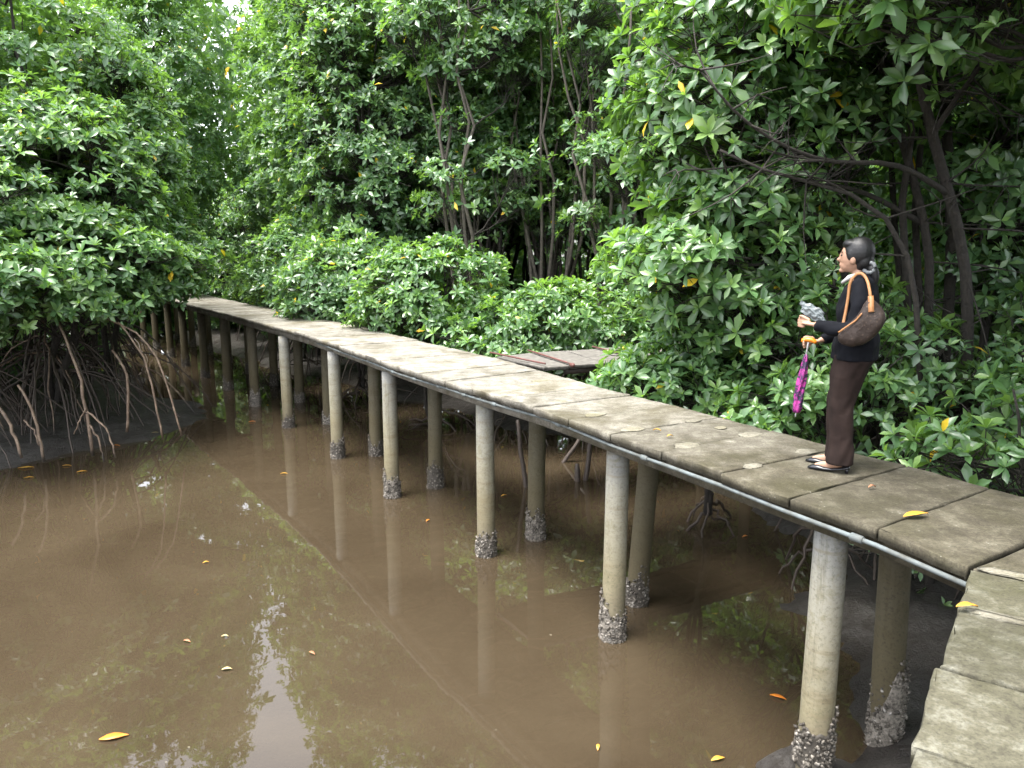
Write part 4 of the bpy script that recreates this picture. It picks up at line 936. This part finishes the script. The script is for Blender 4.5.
# trousers
tr = [vol([(-.035, 0, .88), (-.04, 0, .80), (-.035, 0, .74)], [(.12, .155), (.135, .17), (.12, .165)]), ell((-.085, 0, .79), (.09, .14, .10))]
for sy, kx, ax in ((.08, .0, -.028), (-.08, .03, .012)):
    tr.append(vol([(-.035, sy, .78), (-.012, sy, .62), (kx, sy, .46), (kx * .5 + ax * .5 - .008, sy, .27), (ax, sy, .06)], [(.118, .092), (.10, .084), (.082, .074), (.076, .072), (.086, .076)]))
tm = fuse(tr, .008, 2, 'trousers')
for v in tm.vertices:
    c = v.co; k = .003 * math.sin(c.z * 34 + 5 * math.sin(c.x * 16 + c.y * 9)) * (1 if c.z < .25 or c.z > .65 or .4 < c.z < .52 else .3) + .014 * mnoise.noise(Vector((c.x * 12, c.y * 12, c.z * 5)))
    v.co += v.normal * k
    if v.co.z < .062: v.co.z = .062 + (v.co.z - .062) * .08
link('trousers', tm, woman, M['trousers'])
# shoes: open black pumps with a small heel
for s, fx in ((.085, -.03), (-.085, .01)):
    mb = MB(); rings = []
    for i, (x, wd, z0, z1) in enumerate([(-.062, .012, .030, .050), (-.05, .028, .026, .058), (-.01, .030, .020, .040), (.05, .033, .008, .028), (.10, .039, .002, .034), (.14, .037, .001, .040), (.175, .026, .001, .032), (.205, .008, .003, .016)]):
        k = 14; rings.append(np.array([(fx + x, s + math.cos(t) * wd, (z0 + z1) / 2 + math.sin(t) * (z1 - z0) / 2) for t in np.linspace(0, 2 * math.pi, k, endpoint=False)]))
    mb.loft(rings)
    mb.tube([(fx - .045, s, .03), (fx - .043, s, .016), (fx - .042, s, 0)], [.016, .011, .010], 10)
    mb.build('shoe', M['shoe'], woman)

woman.scale = (1.03, 1.03, 1.035)
for ch in woman.children:                              # she leans back a little above the knees
    for v in ch.data.vertices:
        v.co.x -= .05 * max(0, (v.co.z - .45) / .95)
def local(name, label, cat, group=None, off=(0, 0, 0)):
    p = Matrix.Translation((WX, WY, 0)) @ Matrix.Rotation(face, 4, 'Z') @ Vector(off)
    o = empty(name, p, face); return tag(o, label, cat, group)
# shoulder bag
bag = local('shoulder_bag', 'brown patterned slouchy shoulder bag with a tan strap on the left shoulder of the woman', 'bag', off=(-.125, .262, 1.045))
outline = [(-.03, .215), (.01, .19), (.05, .09), (.12, .01), (.185, -.05), (.20, -.10), (.175, -.145), (.09, -.168), (-.01, -.14), (-.08, -.08), (-.135, .0), (-.155, .07), (-.13, .125), (-.08, .175)]
oc = np.array(outline); bm_r = []
pc = resample3([(x, 0, z) for x, z in outline + outline[:1]], 41)[:-1]; pc[:, 1] = 0
cen = pc.mean(0)
for y, s in ((-.062, .25), (-.060, .6), (-.048, .85), (-.02, .98), (.005, 1.0), (.03, .97), (.055, .84), (.068, .58), (.072, .25)):
    rg_ = cen + (pc - cen) * s; rg_[:, 0] += .012 * (1 - s)
    rg_[:, 1] = y + np.array([.022 * mnoise.noise(Vector((q_[0] * 11, y * 3, q_[2] * 6))) for q_ in rg_])
    bm_r.append(rg_)
mb = MB(); mb.loft(bm_r); mb.build('bag_body', M['bag'], bag); bag.scale = (.80, .85, .86)
def strap(pts, wd, parent, name, mat, th=.004):
    P = resample3(pts, 22); T = np.gradient(P, axis=0); T /= np.linalg.norm(T, axis=1)[:, None]
    A_ = np.cross(T, np.array((0, 1., .25))); A_ /= np.linalg.norm(A_, axis=1)[:, None]; B_ = np.cross(T, A_)
    rings = [np.array([p - a * wd - b * th, p + a * wd - b * th, p + a * wd + b * th, p - a * wd + b * th]) for p, a, b in zip(P, A_, B_)]
    mb = MB(); mb.loft(rings); return mb.build(name, mat, parent, False)
strap([(-.03, .03, .20), (-.015, .01, .27), (.015, -.05, .345), (.06, -.10, .392), (.105, -.115, .388), (.15, -.105, .32), (.15, -.10, .20), (.16, -.08, .08), (.17, -.05, -.02), (.17, -.02, -.06)], .011, bag, 'shoulder_strap', M['tan'])
strap([(-.045, .070, .11), (-.04, .066, .15), (-.035, .05, .19), (-.028, .03, .225)], .021, bag, 'strap_tab', M['tan'])
strap([(.185, .055, -.055), (.13, .068, -.01), (.06, .075, .045), (.02, .078, .10)], .006, bag, 'trim_band', M['tan'])
# umbrella
um = local('folded_umbrella', 'folded magenta and navy umbrella with an orange handle held in front of the woman', 'umbrella', off=(.26, -.09, .825))
dd = Vector((.04, 0, -.43)); rings = []
for i in range(20):
    t = i / 19; rad = .012 + .022 * math.sin(min(1, t * 1.6) * 1.57) * (1 - .25 * t)
    if i == 19: rad = .018
    c = Vector((.01, 0, -.04)) + dd * t
    rings.append(np.array([(c.x + rad * (1 + .22 * math.cos(5 * a + t * 9)) * math.cos(a), c.y + rad * (1 + .22 * math.cos(5 * a + t * 9)) * math.sin(a), c.z) for a in np.linspace(0, 2 * math.pi, 30, endpoint=False)]))
mb = MB(); mb.loft(rings); mb.build('folded_canopy', M['umb'], um)
mb = MB(); mb.tube([(.0, 0, .06), (.004, 0, .03), (.01, 0, -.05)], .0065, 8); mb.build('shaft', M['metal'], um)
mb = MB(); mb.tube([(.048, 0, -.455), (.052, 0, -.475), (.054, 0, -.50)], [.008, .005, .004], 8); mb.build('tip', M['metal'], um)
mb = MB(); mb.tube([(.045, 0, .05), (.04, 0, .062), (.015, 0, .07), (-.02, 0, .068), (-.045, 0, .055), (-.05, 0, .045)], [.008, .015, .018, .018, .015, .008], 12); mb.build('handle', M['orange'], um)
# packet in the hand
pk = local('film_packet', 'silver grey film packet held up in the left hand of the woman', 'packet', off=(.215, .135, 1.11))
rings = []; nx, nz = 18, 14
V = []; rr = np.random.default_rng(3)
for side in (0, 1):
    for i in range(nx):
        for j in range(nz):
            u, v = i / (nx - 1) - .5, j / (nz - 1) - .5; b_ = .012 * (1 - 4 * u * u) * (1 - 4 * v * v)
            V.append((u * .155 + .01 * v + .006 * math.sin(9 * v), (b_ if side else -b_) + .014 * mnoise.noise(Vector((u * 9, v * 9, side * .3))) + .02 * u, v * (.10 - .05 * abs(u)) + .07 * u + .006 * math.sin(u * 17)))
I = np.arange(nx * nz).reshape(nx, nz); q = np.stack([I[:-1, :-1], I[1:, :-1], I[1:, 1:], I[:-1, 1:]], -1).reshape(-1, 4)
ed = list(I[:, 0]) + list(I[-1, 1:]) + list(I[::-1, -1][1:]) + list(I[0, ::-1][1:-1]); n_ = nx * nz
sq = [(ed[k], ed[k] + n_, ed[(k + 1) % len(ed)] + n_, ed[(k + 1) % len(ed)]) for k in range(len(ed))]
me = mesh_np('film', V, np.vstack([q, q[:, ::-1] + n_, sq]), smooth=True); link('film', me, pk, M['foil'])

# ------------------------------------------------------------------ fallen leaves
def fallen(p, L, rz, mat, label, group=None):
    r = random.Random(int(p.x * 991 + p.y * 77)); n = 9; V = []; wd = L * .36
    for i in range(n):
        t = i / (n - 1); ww = wd * math.sin(math.pi * min(.97, max(.03, t)) ** .85) * .5; zc = .012 * math.sin(t * 3.14) + r.uniform(0, .002)
        for s, dz in ((-1, .006), (0, 0), (1, .006)):
            V.append(((t - .5) * L, s * ww, zc + dz + .003))
    V = np.array(V); V2 = V - (0, 0, .0015); q = []
    for i in range(n - 1):
        for j in range(2): a = i * 3 + j; q.append((a, a + 3, a + 4, a + 1))
    q = np.array(q); m = len(V); qq = np.vstack([q[:, ::-1], q + m])
    ed = [i * 3 for i in range(n)] + [(n - 1) * 3 + 1] + [(n - 1 - i) * 3 + 2 for i in range(n)] + [1]
    sq = [(ed[k], ed[(k + 1) % len(ed)], ed[(k + 1) % len(ed)] + m, ed[k] + m) for k in range(len(ed))]
    me = mesh_np('fallen_leaf', np.vstack([V, V2]), np.vstack([qq, sq]), smooth=True)
    o = link('fallen_leaf', me, None, M[mat], p); o.rotation_euler = (r.uniform(-.05, .05), r.uniform(-.05, .05), rz)
    tag(o, label, 'leaf', group)
WL = WATER + .002
GF = 'small yellow leaves floating along the left mud bank'
for px, py, z, L, rz, mt, lab, gp in [
    (114, 738, WL, .20, .3, 'fall_o', 'large orange leaf floating alone at the lower left of the water', None),
    (227, 670, WL, .09, .1, 'fall_p', 'pale round leaf floating next to the bright sky reflection', None),
    (225, 637, WL, .07, .0, 'fall_p', 'small pale pink leaf floating above the pale round leaf', None),
    (187, 642, WL, .09, -.4, 'fall_b', 'small orange brown leaf floating left of two pale leaves', None),
    (312, 654, WL, .08, -.6, 'fall_b', 'brown leaf floating right of the bright sky reflection', None),
    (206, 563, WL, .07, .4, 'fall_y', 'small yellow leaf floating alone in mid channel', None),
    (718, 760, WL, .11, .3, 'fall_y', 'yellow leaf floating at the bottom edge left of the nearest pile', None),
    (778, 698, WL, .13, -.6, 'fall_o', 'orange leaf floating just left of the nearest front pile', None),
    (598, 748, WL, .07, 1.4, 'fall_y', 'upright little yellow leaf floating at the bottom centre', None),
    (428, 521, WL, .08, 1.0, 'fall_o', 'orange leaf floating between the third and fourth front piles', None),
    (504, 496, WL, .10, .5, 'fall_y', 'yellow leaf on the water behind the third front pile', None),
    (252, 422, WL, .14, .2, 'fall_o', 'orange leaf floating beside a far pile near the mud spit', None),
    (284, 474, WL, .12, 0, 'fall_y', 'yellow leaf floating in front of the far piles', None),
    (745, 537, WL, .09, .5, 'fall_o', 'orange leaf in the dark shade under the walkway', None),
    (916, 516, .008, .17, .25, 'fall_y', 'large yellow leaf lying across the slab joint nearest the corner', None),
    (872, 488, .008, .06, .3, 'fall_b', 'small brown leaf on the slab right of the woman', None),
    (657, 431, .008, .07, -.5, 'fall_y', 'small yellow leaf on the slab between two cement patches', None),
    (670, 437, .008, .06, .4, 'fall_y', 'tiny yellow leaf on the slab nearest a round cement patch', None),
    (967, 608, .022, .10, .1, 'fall_y', 'yellow leaf on the cement strip of the corner walkway', None),
    (30, 456, WATER + .04, .20, .2, 'fall_o', 'orange leaf on the wet mud at the left edge', None),
    (26, 468, WL, .26, .1, 'fall_y', 'long yellow leaf floating off the mud at the left edge', None),
    (29, 478, WL, .14, .3, 'fall_y', 'small yellow leaf floating just below the long yellow leaf at the left edge', GF), (67, 466, WL, .14, .2, 'fall_y', 'small yellow leaf floating close to the mud left of the forked hanging root', GF),
    (82, 472, WL, .15, .5, 'fall_y', 'yellow leaf floating furthest out in front of the forked hanging root', GF), (116, 446, WL, .15, 0, 'fall_o', 'orange leaf at the foot of the forked hanging root', None),
    (161, 418, WATER + .10, .15, .6, 'fall_y', 'bright yellow leaf on the mud spit below the arching roots', None), (155, 433, WATER + .06, .13, 0, 'fall_p', 'pale leaf on the edge of the mud spit', None)]:
    fallen(on_plane(px, py, z), L, rz, mt, lab, gp)

# ------------------------------------------------------------------ the nearest trees of each bank get a label of their own
ORD = ['leftmost', 'second', 'third', 'fourth', 'fifth', 'sixth', 'seventh', 'eighth', 'ninth', 'tenth', 'eleventh', 'twelfth']
for grp, what, where in ((GB, 'slender mangrove', 'in the front forest row beyond the walkway'), (GL, 'leafy mangrove', 'in the row behind the left front trees'),
                         (GR, 'dim mangrove', 'in the nearest row of thicket behind the woman'), ('bare stemmed mangroves in the dark middle of the forest', 'bare stemmed mangrove', 'in the open dark middle of the forest'),
                         ('bushy mangroves in the shade behind the woman', 'dim bushy mangrove', 'among those in the shade behind the woman'), ('bushy mangroves deep behind the left prop roots', 'dark bushy mangrove', 'deep behind the left prop roots'),
                         ('low bushy mangroves between the far trunks', 'low bushy mangrove', 'between the trunks far beyond the walkway')):
    L = [o for o in col.objects if o.get('group') == grp and o.parent is None and o.get('category')]
    L.sort(key=lambda o: o.location.x ** 2 + o.location.y ** 2)
    for i, o in enumerate(sorted(L[:12], key=lambda o: o.location.x / o.location.y)):
        o['label'] = f'{ORD[i]} {what} ' + ('' if i == 0 else 'from the left ') + where
